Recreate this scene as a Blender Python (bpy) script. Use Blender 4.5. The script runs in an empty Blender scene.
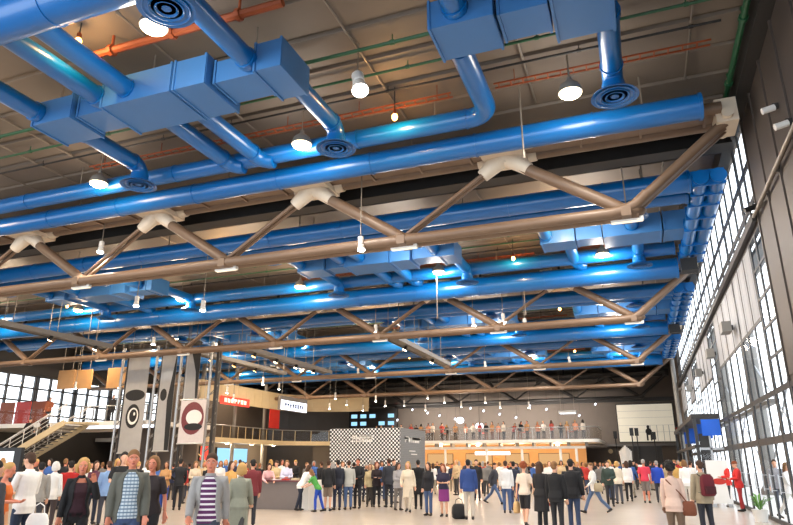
import bpy, bmesh, math, random
from mathutils import Vector, Matrix
random.seed(7)
PI = math.pi
S = bpy.context.scene
COL = S.collection
V = Vector

# ------------------------------------------------------------------ mesh builder
class MB:
    def __init__(s): s.v = []; s.f = []; s.m = []; s.mi = 0
    def _add(s, vs, fs):
        o = len(s.v); s.v += [tuple(p) for p in vs]
        for f in fs: s.f.append(tuple(i + o for i in f)); s.m.append(s.mi)
    def box(s, x0, x1, y0, y1, z0, z1):
        s._add([(x0,y0,z0),(x1,y0,z0),(x1,y1,z0),(x0,y1,z0),(x0,y0,z1),(x1,y0,z1),(x1,y1,z1),(x0,y1,z1)],
               [(0,3,2,1),(4,5,6,7),(0,1,5,4),(1,2,6,5),(2,3,7,6),(3,0,4,7)]); return s
    def bar(s, a, b, w, h, up=(0,0,1)):
        a, b = V(a), V(b); d = (b-a).normalized(); u = V(up)
        if abs(d.dot(u)) > .98: u = V((0,1,0))
        sd = d.cross(u).normalized(); u = sd.cross(d)
        vs = []
        for p in (a, b):
            for i, j in ((-1,-1),(1,-1),(1,1),(-1,1)): vs.append(p + sd*(i*w/2) + u*(j*h/2))
        s._add(vs, [(0,1,2,3),(7,6,5,4),(0,4,5,1),(1,5,6,2),(2,6,7,3),(3,7,4,0)]); return s
    def tube(s, pts, r, n=12, ref=None, cap=True, dome=0.0):
        pts = [V(p) for p in pts]; k = len(pts)
        if not isinstance(r, (list, tuple)): r = [r]*k
        r = [(q, q) if not isinstance(q, (list, tuple)) else q for q in r]
        tan = []
        for i in range(k):
            if i == 0: t = pts[1]-pts[0]
            elif i == k-1: t = pts[-1]-pts[-2]
            else: t = (pts[i+1]-pts[i]).normalized() + (pts[i]-pts[i-1]).normalized()
            tan.append(t.normalized() if t.length > 1e-9 else V((0,0,1)))
        u = V(ref) if ref else (V((0,0,1)) if abs(tan[0].z) < .9 else V((1,0,0)))
        rings = []
        for i in range(k):
            u = (u - tan[i]*u.dot(tan[i]))
            if u.length < 1e-6: u = tan[i].orthogonal()
            u = u.normalized(); w = tan[i].cross(u)
            rings.append([pts[i] + u*(math.cos(2*PI*j/n)*r[i][0]) + w*(math.sin(2*PI*j/n)*r[i][1]) for j in range(n)])
        vs = [p for R in rings for p in R]; fs = []
        for i in range(k-1):
            for j in range(n):
                a = i*n+j; b = i*n+(j+1) % n; fs.append((a, b, b+n, a+n))
        if cap:
            if dome:
                vs.append(pts[0]-tan[0]*dome*max(r[0])); vs.append(pts[-1]+tan[-1]*dome*max(r[-1]))
                c0 = len(vs)-2; c1 = c0+1
                for j in range(n):
                    fs.append((c0, (j+1) % n, j)); fs.append((c1, (k-1)*n+j, (k-1)*n+(j+1) % n))
            else:
                fs.append(tuple(range(n-1, -1, -1))); fs.append(tuple(range((k-1)*n, k*n)))
        s._add(vs, fs); return s
    def lathe(s, prof, c=(0,0,0), n=20, axis='z'):
        c = V(c); k = len(prof); vs = []
        for r, h in prof:
            for j in range(n):
                a = 2*PI*j/n; x, y = r*math.cos(a), r*math.sin(a)
                vs.append(c + (V((x,y,h)) if axis == 'z' else V((h,x,y)) if axis == 'x' else V((x,h,y))))
        fs = []
        for i in range(k-1):
            for j in range(n):
                a = i*n+j; b = i*n+(j+1) % n; fs.append((a,b,b+n,a+n))
        fs.append(tuple(range(n-1,-1,-1))); fs.append(tuple(range((k-1)*n,k*n)))
        s._add(vs, fs); return s
    def ell(s, c, r, n=12, m=8, rot=None):
        c = V(c); vs = []
        for i in range(1, m):
            t = PI*i/m
            for j in range(n):
                a = 2*PI*j/n; p = V((r[0]*math.sin(t)*math.cos(a), r[1]*math.sin(t)*math.sin(a), r[2]*math.cos(t)))
                if rot: p = rot @ p
                vs.append(c+p)
        top = V((0,0,r[2])); 
        if rot: top = rot @ top
        vs += [c+top, c-top]; T = len(vs)-2; fs = []
        for i in range(m-2):
            for j in range(n):
                a = i*n+j; b = i*n+(j+1) % n; fs.append((a, a+n, b+n, b))
        for j in range(n):
            fs.append((T, j, (j+1) % n)); fs.append((T+1, (m-2)*n+(j+1) % n, (m-2)*n+j))
        s._add(vs, fs); return s
    def quadstrip(s, A, B):
        k = len(A); s._add(list(A)+list(B), [(i,i+1,k+i+1,k+i) for i in range(k-1)]); return s
    def mesh(s, name, off=(0,0,0), sharp=40):
        me = bpy.data.meshes.new(name); ox, oy, oz = off
        me.from_pydata([(x-ox, y-oy, z-oz) for x, y, z in s.v], [], s.f)
        me.polygons.foreach_set('material_index', s.m)
        me.update()
        me.shade_smooth(); me.set_sharp_from_angle(angle=math.radians(sharp))
        return me

def tag(o, label=None, cat=None, group=None, kind=None):
    if label: o['label'] = label
    if cat: o['category'] = cat
    if group: o['group'] = group
    if kind: o['kind'] = kind
    return o
def wloc(o):
    p = V((0,0,0))
    while o is not None: p += o.location; o = o.parent
    return p
def thing(name, label, cat, loc=(0,0,0), group=None, rz=0):
    o = bpy.data.objects.new(name, None); COL.objects.link(o); o.empty_display_size = .2
    o.location = loc; o.rotation_euler.z = rz
    return tag(o, label, cat, group)
def part(name, mb, mat, parent=None, label=None, local=False, sharp=40, kind=None):
    off = (0,0,0) if (local or parent is None) else wloc(parent)
    me = mb.mesh(name, off, sharp)
    for q in (mat if isinstance(mat, (list, tuple)) else [mat]): me.materials.append(q)
    o = bpy.data.objects.new(name, me); COL.objects.link(o)
    if parent: o.parent = parent
    if label: o['label'] = label
    if kind: o['kind'] = kind
    return o
def solo(name, mb, mat, label, cat, group=None):
    """a thing that is one mesh; its origin goes to the middle of its base"""
    xs = [p[0] for p in mb.v]; ys = [p[1] for p in mb.v]; zs = [p[2] for p in mb.v]
    c = ((min(xs)+max(xs))/2, (min(ys)+max(ys))/2, min(zs))
    me = mb.mesh(name, c)
    for q in (mat if isinstance(mat, (list, tuple)) else [mat]): me.materials.append(q)
    o = bpy.data.objects.new(name, me); COL.objects.link(o); o.location = c
    return tag(o, label, cat, group)
def struct(name, mb, mat, parent=None):
    o = part(name, mb, mat, parent)
    if not parent: o['kind'] = 'structure'
    return o
def kids(o): return list(o.children)
def copy_tree(o, parent=None):
    c = o.copy(); COL.objects.link(c)
    if parent: c.parent = parent
    for ch in kids(o): copy_tree(ch, c)
    return c

# ------------------------------------------------------------------ materials
def srgb(r, g, b):
    f = lambda c: (c/255/12.92) if c/255 <= .04045 else ((c/255+.055)/1.055)**2.4
    return (f(r), f(g), f(b), 1)
def mat(name, col, rough=.5, metal=0, noise=0.0, nscale=6, bump=0.0, emit=None, estr=0, spec=.5, coat=0):
    m = bpy.data.materials.new(name); m.use_nodes = True; nt = m.node_tree; b = nt.nodes['Principled BSDF']
    if len(col) == 3: col = srgb(*col)
    b.inputs['Base Color'].default_value = col; b.inputs['Roughness'].default_value = rough
    b.inputs['Metallic'].default_value = metal; b.inputs['Specular IOR Level'].default_value = spec
    b.inputs['Coat Weight'].default_value = coat
    if emit:
        b.inputs['Emission Color'].default_value = srgb(*emit); b.inputs['Emission Strength'].default_value = estr
    if noise or bump:
        tc = nt.nodes.new('ShaderNodeTexCoord'); nz = nt.nodes.new('ShaderNodeTexNoise')
        nz.inputs['Scale'].default_value = nscale; nz.inputs['Detail'].default_value = 4
        nt.links.new(tc.outputs['Object'], nz.inputs['Vector'])
        if noise:
            hs = nt.nodes.new('ShaderNodeMix'); hs.data_type = 'RGBA'
            hs.inputs[6].default_value = tuple(c*(1-noise) for c in col[:3])+(1,)
            hs.inputs[7].default_value = tuple(min(1,c*(1+noise)) for c in col[:3])+(1,)
            nt.links.new(nz.outputs['Fac'], hs.inputs[0]); nt.links.new(hs.outputs[2], b.inputs['Base Color'])
        if bump:
            bp = nt.nodes.new('ShaderNodeBump'); bp.inputs['Strength'].default_value = bump; bp.inputs['Distance'].default_value = .02
            nt.links.new(nz.outputs['Fac'], bp.inputs['Height']); nt.links.new(bp.outputs['Normal'], b.inputs['Normal'])
    return m
def glass(name, tint=(1,1,1), gloss=.045, tr=.92):
    m = bpy.data.materials.new(name); m.use_nodes = True; nt = m.node_tree; nt.nodes.clear()
    out = nt.nodes.new('ShaderNodeOutputMaterial'); mx = nt.nodes.new('ShaderNodeMixShader')
    t = nt.nodes.new('ShaderNodeBsdfTransparent'); g = nt.nodes.new('ShaderNodeBsdfGlossy')
    t.inputs[0].default_value = tuple(c*tr for c in tint)+(1,); g.inputs['Roughness'].default_value = .03
    mx.inputs[0].default_value = gloss
    nt.links.new(t.outputs[0], mx.inputs[1]); nt.links.new(g.outputs[0], mx.inputs[2]); nt.links.new(mx.outputs[0], out.inputs[0])
    return m
def emis(name, col, s):
    m = bpy.data.materials.new(name); m.use_nodes = True; nt = m.node_tree; nt.nodes.clear()
    out = nt.nodes.new('ShaderNodeOutputMaterial'); e = nt.nodes.new('ShaderNodeEmission')
    e.inputs[0].default_value = srgb(*col); e.inputs[1].default_value = s; nt.links.new(e.outputs[0], out.inputs[0]); return m
def stripes(name, c1, c2, freq, axis='Z', frac=.5, rough=.8):
    """cloth striped along one object axis"""
    m = mat(name, c1, rough); nt = m.node_tree; b = nt.nodes['Principled BSDF']
    tc = nt.nodes.new('ShaderNodeTexCoord'); sp = nt.nodes.new('ShaderNodeSeparateXYZ'); nt.links.new(tc.outputs['Object'], sp.inputs[0])
    mu = nt.nodes.new('ShaderNodeMath'); mu.operation = 'MULTIPLY'; mu.inputs[1].default_value = freq; nt.links.new(sp.outputs[axis], mu.inputs[0])
    fr = nt.nodes.new('ShaderNodeMath'); fr.operation = 'FRACT'; nt.links.new(mu.outputs[0], fr.inputs[0])
    gt = nt.nodes.new('ShaderNodeMath'); gt.operation = 'GREATER_THAN'; gt.inputs[1].default_value = frac; nt.links.new(fr.outputs[0], gt.inputs[0])
    mx = nt.nodes.new('ShaderNodeMix'); mx.data_type = 'RGBA'; mx.inputs[6].default_value = srgb(*c1); mx.inputs[7].default_value = srgb(*c2)
    nt.links.new(gt.outputs[0], mx.inputs[0]); nt.links.new(mx.outputs[2], b.inputs['Base Color']); return m
def plaid(name, c1, c2, freq):
    m = stripes(name, c1, c2, freq, 'Z', .62); nt = m.node_tree; b = nt.nodes['Principled BSDF']
    first = [n for n in nt.nodes if n.type == 'MIX'][0]; sp = [n for n in nt.nodes if n.type == 'SEPXYZ'][0]
    mu = nt.nodes.new('ShaderNodeMath'); mu.operation = 'MULTIPLY'; mu.inputs[1].default_value = freq; nt.links.new(sp.outputs['X'], mu.inputs[0])
    fr = nt.nodes.new('ShaderNodeMath'); fr.operation = 'FRACT'; nt.links.new(mu.outputs[0], fr.inputs[0])
    gt = nt.nodes.new('ShaderNodeMath'); gt.operation = 'GREATER_THAN'; gt.inputs[1].default_value = .62; nt.links.new(fr.outputs[0], gt.inputs[0])
    hf = nt.nodes.new('ShaderNodeMath'); hf.operation = 'MULTIPLY'; hf.inputs[1].default_value = .55; nt.links.new(gt.outputs[0], hf.inputs[0])
    mx = nt.nodes.new('ShaderNodeMix'); mx.data_type = 'RGBA'; mx.inputs[7].default_value = srgb(*c2)
    nt.links.new(hf.outputs[0], mx.inputs[0]); nt.links.new(first.outputs[2], mx.inputs[6]); nt.links.new(mx.outputs[2], b.inputs['Base Color']); return m
def dots(name, c1, c2, pitch, rad):
    """diagonal grid of round dots over object X/Z + Y/Z faces"""
    m = mat(name, c1, .45); nt = m.node_tree; b = nt.nodes['Principled BSDF']
    tc = nt.nodes.new('ShaderNodeTexCoord'); sp = nt.nodes.new('ShaderNodeSeparateXYZ'); nt.links.new(tc.outputs['Object'], sp.inputs[0])
    def M(op, a, bb=None, v=None):
        n = nt.nodes.new('ShaderNodeMath'); n.operation = op; nt.links.new(a, n.inputs[0])
        if bb is not None: nt.links.new(bb, n.inputs[1])
        elif v is not None: n.inputs[1].default_value = v
        return n.outputs[0]
    h = M('ADD', sp.outputs['X'], sp.outputs['Y']); z = sp.outputs['Z']
    a = M('MULTIPLY', M('ADD', h, z), v=.7071/pitch); c = M('MULTIPLY', M('SUBTRACT', h, z), v=.7071/pitch)
    a = M('SUBTRACT', M('FRACT', a), v=.5); c = M('SUBTRACT', M('FRACT', c), v=.5)
    d = M('ADD', M('MULTIPLY', a, a), M('MULTIPLY', c, c)); g = M('LESS_THAN', d, v=rad*rad)
    mx = nt.nodes.new('ShaderNodeMix'); mx.data_type = 'RGBA'; mx.inputs[6].default_value = srgb(*c1); mx.inputs[7].default_value = srgb(*c2)
    nt.links.new(g, mx.inputs[0]); nt.links.new(mx.outputs[2], b.inputs['Base Color']); return m

M = {}
M['floor'] = mat('floor_polished_stone', (168,158,147), .26, noise=.07, nscale=1.2, spec=.5)
M['paving'] = mat('outdoor_paving', (205,203,200), .8, noise=.08, nscale=2)
M['deck'] = mat('ceiling_deck_metal', (112,102,92), .6, noise=.16, nscale=.8)
M['dark'] = mat('dark_steel', (38,36,35), .55, noise=.15, nscale=3)
M['black'] = mat('black_paint', (16,16,17), .5, noise=.1, nscale=5)
M['wall'] = mat('dark_grey_wall', (98,89,82), .75, noise=.1, nscale=1.5)
M['cladding'] = mat('brown_grey_cladding', (72,64,59), .5, noise=.1, nscale=1.2)
M['duct'] = mat('blue_duct_paint', (0,98,170), .32, noise=.08, nscale=2, coat=.3)
M['box'] = mat('pale_blue_duct_paint', (58,114,174), .42, noise=.07, nscale=1.5)
M['truss'] = mat('taupe_truss_paint', (120,98,80), .42, noise=.12, nscale=3)
M['cast'] = mat('cream_casting_paint', (228,214,194), .5, noise=.08, nscale=4)
M['white'] = mat('white_paint', (226,224,220), .5, noise=.03, nscale=4)
M['cream'] = mat('cream_panel', (206,188,152), .55, noise=.07, nscale=2)
M['grey'] = mat('grey_paint', (128,126,122), .5, noise=.08, nscale=3)
M['midgrey'] = mat('mid_grey_paint', (96,94,92), .5, noise=.08, nscale=3)
M['alu'] = mat('brushed_aluminium', (170,172,174), .35, .7, noise=.06, nscale=8)
M['frame'] = mat('facade_frame_paint', (42,44,47), .45, noise=.08, nscale=4)
M['infill'] = mat('pale_translucent_panel', (176,180,188), .6, noise=.03, nscale=1)
M['green'] = mat('green_pipe_paint', (30,84,54), .45, noise=.1, nscale=4)
M['rust'] = mat('orange_tray_paint', (140,66,30), .6, noise=.15, nscale=4)
M['tube'] = mat('dull_conduit_steel', (132,124,114), .45, .4, noise=.1, nscale=6)
M['wood'] = mat('honey_wood_panel', (192,146,92), .55, noise=.16, nscale=1.2)
M['glass'] = glass('clear_glass'); M['guard'] = glass('guard_glass', (1,.98,.95), .02, .9)
M['warm'] = emis('warm_lamp_glow', (255,222,172), 26); M['cool'] = emis('cool_lamp_glow', (255,250,238), 30)
M['orange'] = emis('orange_lamp_glow', (255,176,84), 20)
M['softglow'] = emis('soft_lit_lens', (255,236,208), 1.1)
M['red'] = mat('red_panel', (184,40,26), .5, noise=.06, nscale=3)
M['redglow'] = emis('red_lit_sign', (232,72,56), 1.6)
M['whiteglow'] = emis('white_lit_sign', (236,240,255), 2.6)
M['screenblue'] = emis('blue_screen_glow', (140,190,225), 1.3)
M['warmglow'] = emis('warm_screen_glow', (236,184,126), .7)
M['banner'] = mat('blue_banner_cloth', (24,92,200), .7, noise=.05)
M['print'] = mat('black_print', (18,17,17), .6)
M['printgrey'] = mat('grey_print', (156,155,154), .6, noise=.12, nscale=2.5)
M['lips'] = mat('dark_red_print', (112,48,52), .6, noise=.2, nscale=6)
M['skinprint'] = mat('pale_print', (205,196,194), .6, noise=.1, nscale=5)
# ------------------------------------------------------------------ people: one continuous skin per body, clothes and hair as children
def rotx(p, a, o):  # lean forward (towards -Y) about an X axis through o
    y, z = p.y-o.y, p.z-o.z; c, s = math.cos(a), math.sin(a)
    return V((p.x, o.y+y*c-z*s, o.z+y*s+z*c))
POSES = {   # legs: hip swing/knee bend left, right;  arms: swing, abduct, flex, inward (left, right)
 'stand': dict(legs=(2,2,-2,2), L=(4,7,14,25), R=(2,7,12,25)),
 'rest':  dict(legs=(6,12,-2,0), L=(14,10,70,60), R=(2,9,16,20), yaw=8),
 'walk':  dict(legs=(24,6,-20,18), L=(-20,6,18,10), R=(22,6,26,20), lean=3),
 'stride':dict(legs=(-24,22,30,8), L=(24,9,34,20), R=(-22,9,20,10), lean=5),
 'fold':  dict(legs=(2,3,-3,2), L=(22,10,96,78), R=(22,10,90,78)),
 'hip':   dict(legs=(5,10,-3,0), L=(-18,34,92,55), R=(6,9,30,40), yaw=-10),
 'phone': dict(legs=(18,8,-16,14), L=(34,16,138,8), R=(0,9,10,10), lean=2, yaw=-8),
 'hold':  dict(legs=(3,4,-3,4), L=(14,10,84,45), R=(14,10,84,45), pitch=14),
 'lean':  dict(legs=(10,12,-14,4), L=(58,10,40,30), R=(52,10,50,40), lean=28, pitch=-8),
 'shoot': dict(legs=(4,4,-4,2), L=(64,14,112,40), R=(64,14,112,40)),
 'bag':   dict(legs=(16,6,-14,12), L=(-8,10,14,10), R=(8,16,44,30), lean=2),
 'sit':   dict(legs=(84,84,80,80), L=(26,10,64,40), R=(30,10,70,40), lean=6),
 'climb': dict(legs=(44,52,-8,6), L=(18,9,40,20), R=(-10,9,22,20), lean=8),
}
PELV = V((0,0,.90))
def joints(pose, fem):
    P = POSES[pose]; rad = math.radians; J = {}
    ln = rad(P.get('lean',0)); up = lambda p: rotx(V(p), ln, PELV)
    sw = .165 if fem else .19
    hl, kl, hr, kr = [rad(a) for a in P['legs']]
    for s, n, h, k in ((1,'L',hl,kl),(-1,'R',hr,kr)):
        hip = V((s*.088,0,.90)); d1 = V((s*.02,-math.sin(h),-math.cos(h))).normalized()
        kn = hip+d1*.42; d2 = V((0,-math.sin(h-k),-math.cos(h-k))); an = kn+d2*.40
        toe = V((s*.12,-math.cos((h-k)*.6),math.sin((h-k)*.6))).normalized()
        if pose == 'sit': toe = V((s*.1,-1,0)).normalized()
        J['hip'+n], J['kn'+n], J['an'+n], J['toe'+n] = hip, kn, an, toe
        sh = V((s*sw,.005,1.405)); a, b, fx, iw = [rad(q) for q in P[n]]
        d = V((s*math.sin(b), -math.sin(a)*math.cos(b), -math.cos(a)*math.cos(b)))
        perp = V((0,-math.cos(a),math.sin(a))); perp = perp*math.cos(iw)+V((-s,0,0))*math.sin(iw); perp = (perp-d*perp.dot(d)).normalized()
        el = sh+d*.285; f = d*math.cos(fx)+perp*math.sin(fx); wr = el+f*.25
        J['sh'+n] = up(sh); J['el'+n] = up(el); J['wr'+n] = up(wr); J['pal'+n] = up(wr+perp*.01)-up(wr)
    J['up'] = up; J['lean'] = ln; J['yaw'] = rad(P.get('yaw',0)); J['pitch'] = rad(P.get('pitch',0))
    lo = min(J['anL'].z, J['anR'].z) if pose != 'sit' else .9-.45-.04+.07-.07
    J['dz'] = .085-min(J['anL'].z, J['anR'].z)
    return J
def torso_rings(fem, infl, z0, z1):
    T = [(.80,.085,.085,.0),(.86,.15,.11,.01),(.92,.168,.118,.012),(.99,.158,.11,.008),(1.08,.138,.10,.0),(1.16,.142,.104,-.002),(1.25,.156,.116,-.006),(1.33,.166,.116,0),(1.39,.158,.10,.008),(1.43,.125,.082,.012),(1.465,.08,.07,.012),(1.50,.056,.06,.006)]
    if fem: T = [(.80,.085,.085,.0),(.86,.155,.112,.012),(.92,.172,.122,.016),(.99,.155,.11,.01),(1.08,.122,.09,.0),(1.16,.126,.096,-.004),(1.25,.14,.12,-.018),(1.33,.146,.108,-.004),(1.39,.136,.09,.008),(1.43,.105,.075,.012),(1.465,.066,.06,.012),(1.50,.048,.052,.006)]
    out = []
    for z, a, b, y in T:
        if z0-1e-6 <= z <= z1+1e-6: out.append((z, a+infl, b+infl, y))
    return out
def loft_torso(mb, J, rings, n=16, arc=None, th=.012):
    up = J['up']; pts = []; k = len(rings)
    vs = []; fs = []
    if arc is None:
        for z, a, b, y in rings:
            for j in range(n):
                t = 2*PI*j/n; c, s = math.cos(t), math.sin(t)
                # slightly squared section
                q = (abs(c)**2.6+abs(s)**2.6)**(-1/2.6)
                p = V((a*c*q, y+b*s*q, z)); vs.append(up(p) if z > .93 else p)
        for i in range(k-1):
            for j in range(n): A = i*n+j; B = i*n+(j+1) % n; fs.append((A,B,B+n,A+n))
        fs += [tuple(range(n-1,-1,-1)), tuple(range((k-1)*n,k*n))]
    else:
        n += 6
        for lay in (0, 1):
            for i, (z, a, b, y) in enumerate(rings):
                g = arc[0]+(arc[1]-arc[0])*i/(k-1)
                for j in range(n):
                    t = -PI/2+g+(2*PI-2*g)*j/(n-1); c, s = math.cos(t), math.sin(t); q = (abs(c)**2.6+abs(s)**2.6)**(-1/2.6)
                    p = V(((a-lay*th)*c*q, y+(b-lay*th)*s*q, z)); vs.append(up(p) if z > .93 else p)
        o = k*n
        for i in range(k-1):
            for j in range(n-1):
                A = i*n+j; fs.append((A,A+1,A+1+n,A+n)); fs.append((o+A,o+A+n,o+A+1+n,o+A+1))
            for j, fl in ((0,0),(n-1,1)):
                A = i*n+j; q = (A,A+n,o+A+n,o+A); fs.append(q if not fl else q[::-1])
        for j in range(n-1):
            A = j; fs.append((A,o+A,o+A+1,A+1)); A = (k-1)*n+j; fs.append((A,A+1,o+A+1,o+A))
    mb._add(vs, fs)
def head_xf(J):
    o = V((0,.0,1.52)); R = Matrix.Rotation(J['yaw'],3,'Z') @ Matrix.Rotation(J['pitch'],3,'X')
    return lambda p: J['up'](o+R @ (V(p)-o))
def add_head(mb, J, fem, fine):
    hx = head_xf(J); tmp = MB()
    tmp.tube([(0,.008,1.44),(0,.004,1.50),(0,-.002,1.56)], [.056,.05,.05] if not fem else [.05,.043,.043], 12)
    tmp.ell((0,.0,1.655),(.074,.093,.100),16,12); tmp.ell((0,-.028,1.585),(.056,.062,.062),14,10)
    tmp.ell((0,-.055,1.55),(.034,.034,.026),10,8)
    tmp.tube([(0,-.083,1.655),(0,-.103,1.618),(0,-.098,1.605)],[.008,.014,.012],8,dome=.6)
    for s in (-1,1):
        tmp.ell((s*.075,.012,1.63),(.012,.024,.034),8,8)
        if fine: tmp.ell((s*.04,-.066,1.61),(.02,.02,.018),8,6); tmp.ell((s*.032,-.078,1.665),(.026,.014,.009),8,6)
    mb._add([hx(p) for p in tmp.v], tmp.f)
def add_hand(mb, wr, el, pal, fine, curl=.5):
    d = (wr-el).normalized(); pal = (pal-d*pal.dot(d)).normalized(); sd = d.cross(pal).normalized()
    mb.tube([wr-d*.02, wr+d*.03, wr+d*.085], [(.024,.030),(.019,.040),(.016,.042)], 10, ref=pal, dome=.3)
    for q, L in ((-.030,.065),(-.010,.078),(.010,.073),(.029,.058)):
        a = wr+d*.08+sd*q; L2 = L
        p1 = a+d*(L2*.45)+pal*(L2*.12*curl*2); p2 = p1+d*(L2*.3)+pal*(L2*.30*curl*2); p3 = p2+d*(L2*.08)+pal*(L2*.3*curl*2)
        mb.tube([a-d*.015, p1, p2, p3], [.0095,.009,.0085,.007], 7, dome=.5)
    for s in (1,):
        a = wr+d*.025-sd*.028; mb.tube([a, a-sd*.028+d*.03+pal*.012, a-sd*.034+d*.058+pal*.024], [.013,.011,.008], 7, dome=.5)
def body_mb(J, fem, fine):
    mb = MB(); loft_torso(mb, J, torso_rings(fem, -.012, .80, 1.50)); add_head(mb, J, fem, fine)
    for s in 'LR':
        h, k, a, t = J['hip'+s], J['kn'+s], J['an'+s], J['toe'+s]
        mb.tube([h+V((0,0,.03)), h.lerp(k,.3), h.lerp(k,.75), k, k.lerp(a,.3), k.lerp(a,.75), a, a+(a-k).normalized()*.03], [.076,.078,.056,.05,.054,.038,.034,.034], 12, dome=.3)
        mb.tube([a+V((0,.03,-.035)), a+t*.06+V((0,0,-.045)), a+t*.15+V((0,0,-.06))], [.032,.036,.028], 10, dome=.6)
        sh, el, wr = J['sh'+s], J['el'+s], J['wr'+s]
        q = 1 if not fem else .84
        inw = V((-.05 if s == 'L' else .05,0,.0))
        mb.tube([sh+inw, sh, sh.lerp(el,.5), el, el.lerp(wr,.35), wr], [.046*q,.05*q,.042*q,.036*q,.037*q,.025*q], 12, dome=.4)
        add_hand(mb, wr, el, J['pal'+s], fine)
    return mb
def top_mb(J, fem, kind):
    mb = MB(); infl = dict(tee=.012, shirt=.014, jacket=.03, coat=.032, tank=.008, vest=.012, open=.024)[kind]
    hem = dict(tee=.86, shirt=.86, jacket=.86, coat=.86, tank=.86, vest=.86, open=.86)[kind]
    R = torso_rings(fem, infl, hem, 1.465)
    if kind in ('jacket','shirt','open'):
        z, a, b, y = R[0]; R = [(z-.05, a+.012, b+.006, y)] + R
    if kind == 'coat':
        z, a, b, y = R[0]; R = [(.52,.20,.16,.02),(.66,.195,.15,.015)] + R
    if kind == 'tank': R = R[:-2]
    if kind == 'open': loft_torso(mb, J, R, arc=(math.radians(46),math.radians(26)), th=.02)
    else: loft_torso(mb, J, R)
    for s in 'LR':
        sh, el, wr = J['sh'+s], J['el'+s], J['wr'+s]; q = 1 if not fem else .86; i = {'tee':.012,'shirt':.013,'jacket':.022,'coat':.024,'tank':0,'vest':0,'open':.02}[kind]
        inw = V((-.055 if s == 'L' else .055,0,-.01))
        if kind == 'tee': mb.tube([sh+inw, sh, sh.lerp(el,.45), sh.lerp(el,.8)], [.05*q+i,.052*q+i,.05*q+i,.05*q+i], 12, dome=.2)
        elif kind not in ('tank','vest'): mb.tube([sh+inw, sh, sh.lerp(el,.5), el, el.lerp(wr,.4), el.lerp(wr,.96)], [.05*q+i,.051*q+i,.044*q+i,.04*q+i,.037*q+i,.03*q+i], 12, dome=.2)
    if kind in ('jacket','coat','open','shirt'):
        up = J['up']; mb.tube([up((0,.012,1.45)), up((0,.016,1.50))], [.072 if not fem else .062,.070 if not fem else .06], 14)
    return mb
def bottom_mb(J, fem, kind):
    mb = MB()
    if kind == 'skirt':
        R = [(.50,.19,.15,.0),(.62,.19,.15,.005),(.78,.182,.138,.01),(.90,.18,.13,.014),(1.0,.16,.115,.008)]
        loft_torso(mb, J, R); return mb
    rings = torso_rings(fem, .008, .80, 1.0)
    loft_torso(mb, J, rings)
    for s in 'LR':
        h, k, a = J['hip'+s], J['kn'+s], J['an'+s]
        if kind == 'shorts': mb.tube([h+V((0,0,.04)), h.lerp(k,.3), h.lerp(k,.7), h.lerp(k,1.0)], [.088,.094,.086,.084], 12)
        else: mb.tube([h+V((0,0,.04)), h.lerp(k,.3), h.lerp(k,.75), k, k.lerp(a,.4), k.lerp(a,.98)], [.085,.089,.069,.062,.06,.054], 12)
    return mb
def shoe_mb(J, s):
    a, t = J['an'+s], J['toe'+s]; mb = MB(); d = (J['an'+s]-J['kn'+s]).normalized()
    n = t.cross(V((1,0,0))).normalized()
    if n.z < 0: n = -n
    b = a-n*.045
    mb.tube([b-t*.07, b-t*.05, b+t*.03, b+t*.10, b+t*.165, b+t*.185], [(.02,.026),(.04,.036),(.045,.04),(.036,.044),(.026,.038),(.014,.02)], 12, ref=n)
    mb.tube([b+n*.01, a+n*.02], .042, 10); return mb
def hair_mb(J, kind):
    hx = head_xf(J); t = MB()
    if kind in ('short','bald'):
        if kind == 'bald': t.ell((0,.03,1.64),(.08,.075,.05),14,10)
        else: t.ell((0,.011,1.688),(.082,.0935,.088),16,12); t.ell((0,.05,1.63),(.072,.055,.06),12,8)
    elif kind == 'long':
        t.ell((0,.018,1.68),(.088,.096,.095),16,12); t.tube([(0,.04,1.69),(0,.06,1.60),(0,.068,1.50),(0,.07,1.40)],[(.06,.086),(.055,.092),(.045,.095),(.025,.07)],14,ref=(0,1,0),dome=.3)
        for s in (-1,1): t.tube([(s*.075,.0,1.68),(s*.088,-.005,1.60),(s*.085,.01,1.50)],[.024,.028,.02],8,dome=.4)
    elif kind == 'bob':
        t.ell((0,.018,1.68),(.09,.097,.096),16,12); t.tube([(0,.035,1.68),(0,.05,1.60),(0,.05,1.53)],[(.07,.094),(.06,.096),(.04,.08)],14,ref=(0,1,0),dome=.3)
        for s in (-1,1): t.tube([(s*.075,-.01,1.68),(s*.088,-.01,1.60),(s*.08,.0,1.545)],[.026,.03,.022],8,dome=.4)
    elif kind == 'bun':
        t.ell((0,.018,1.678),(.083,.094,.094),16,12); t.ell((0,.11,1.69),(.045,.042,.045),12,8)
    elif kind == 'curly':
        rr = random.Random(3); t.ell((0,.02,1.68),(.10,.105,.105),16,12)
        for i in range(46):
            a = rr.random()*6.28; b = rr.uniform(-.35,1.5); p = V((.10*math.cos(a)*math.cos(b), .022+.105*math.sin(a)*math.cos(b), 1.68+.105*math.sin(b)))
            if p.y < -.045 and p.z < 1.72: continue
            t.ell(p,(.034,.034,.034),8,6)
    elif kind == 'cap':
        t.ell((0,.012,1.69),(.086,.1,.085),16,12); t.tube([(0,-.06,1.705),(0,-.15,1.70)],[(.012,.07),(.008,.05)],12,ref=(0,0,1))
    o = MB(); o._add([hx(p) for p in t.v], t.f); return o
_dg = None
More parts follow.
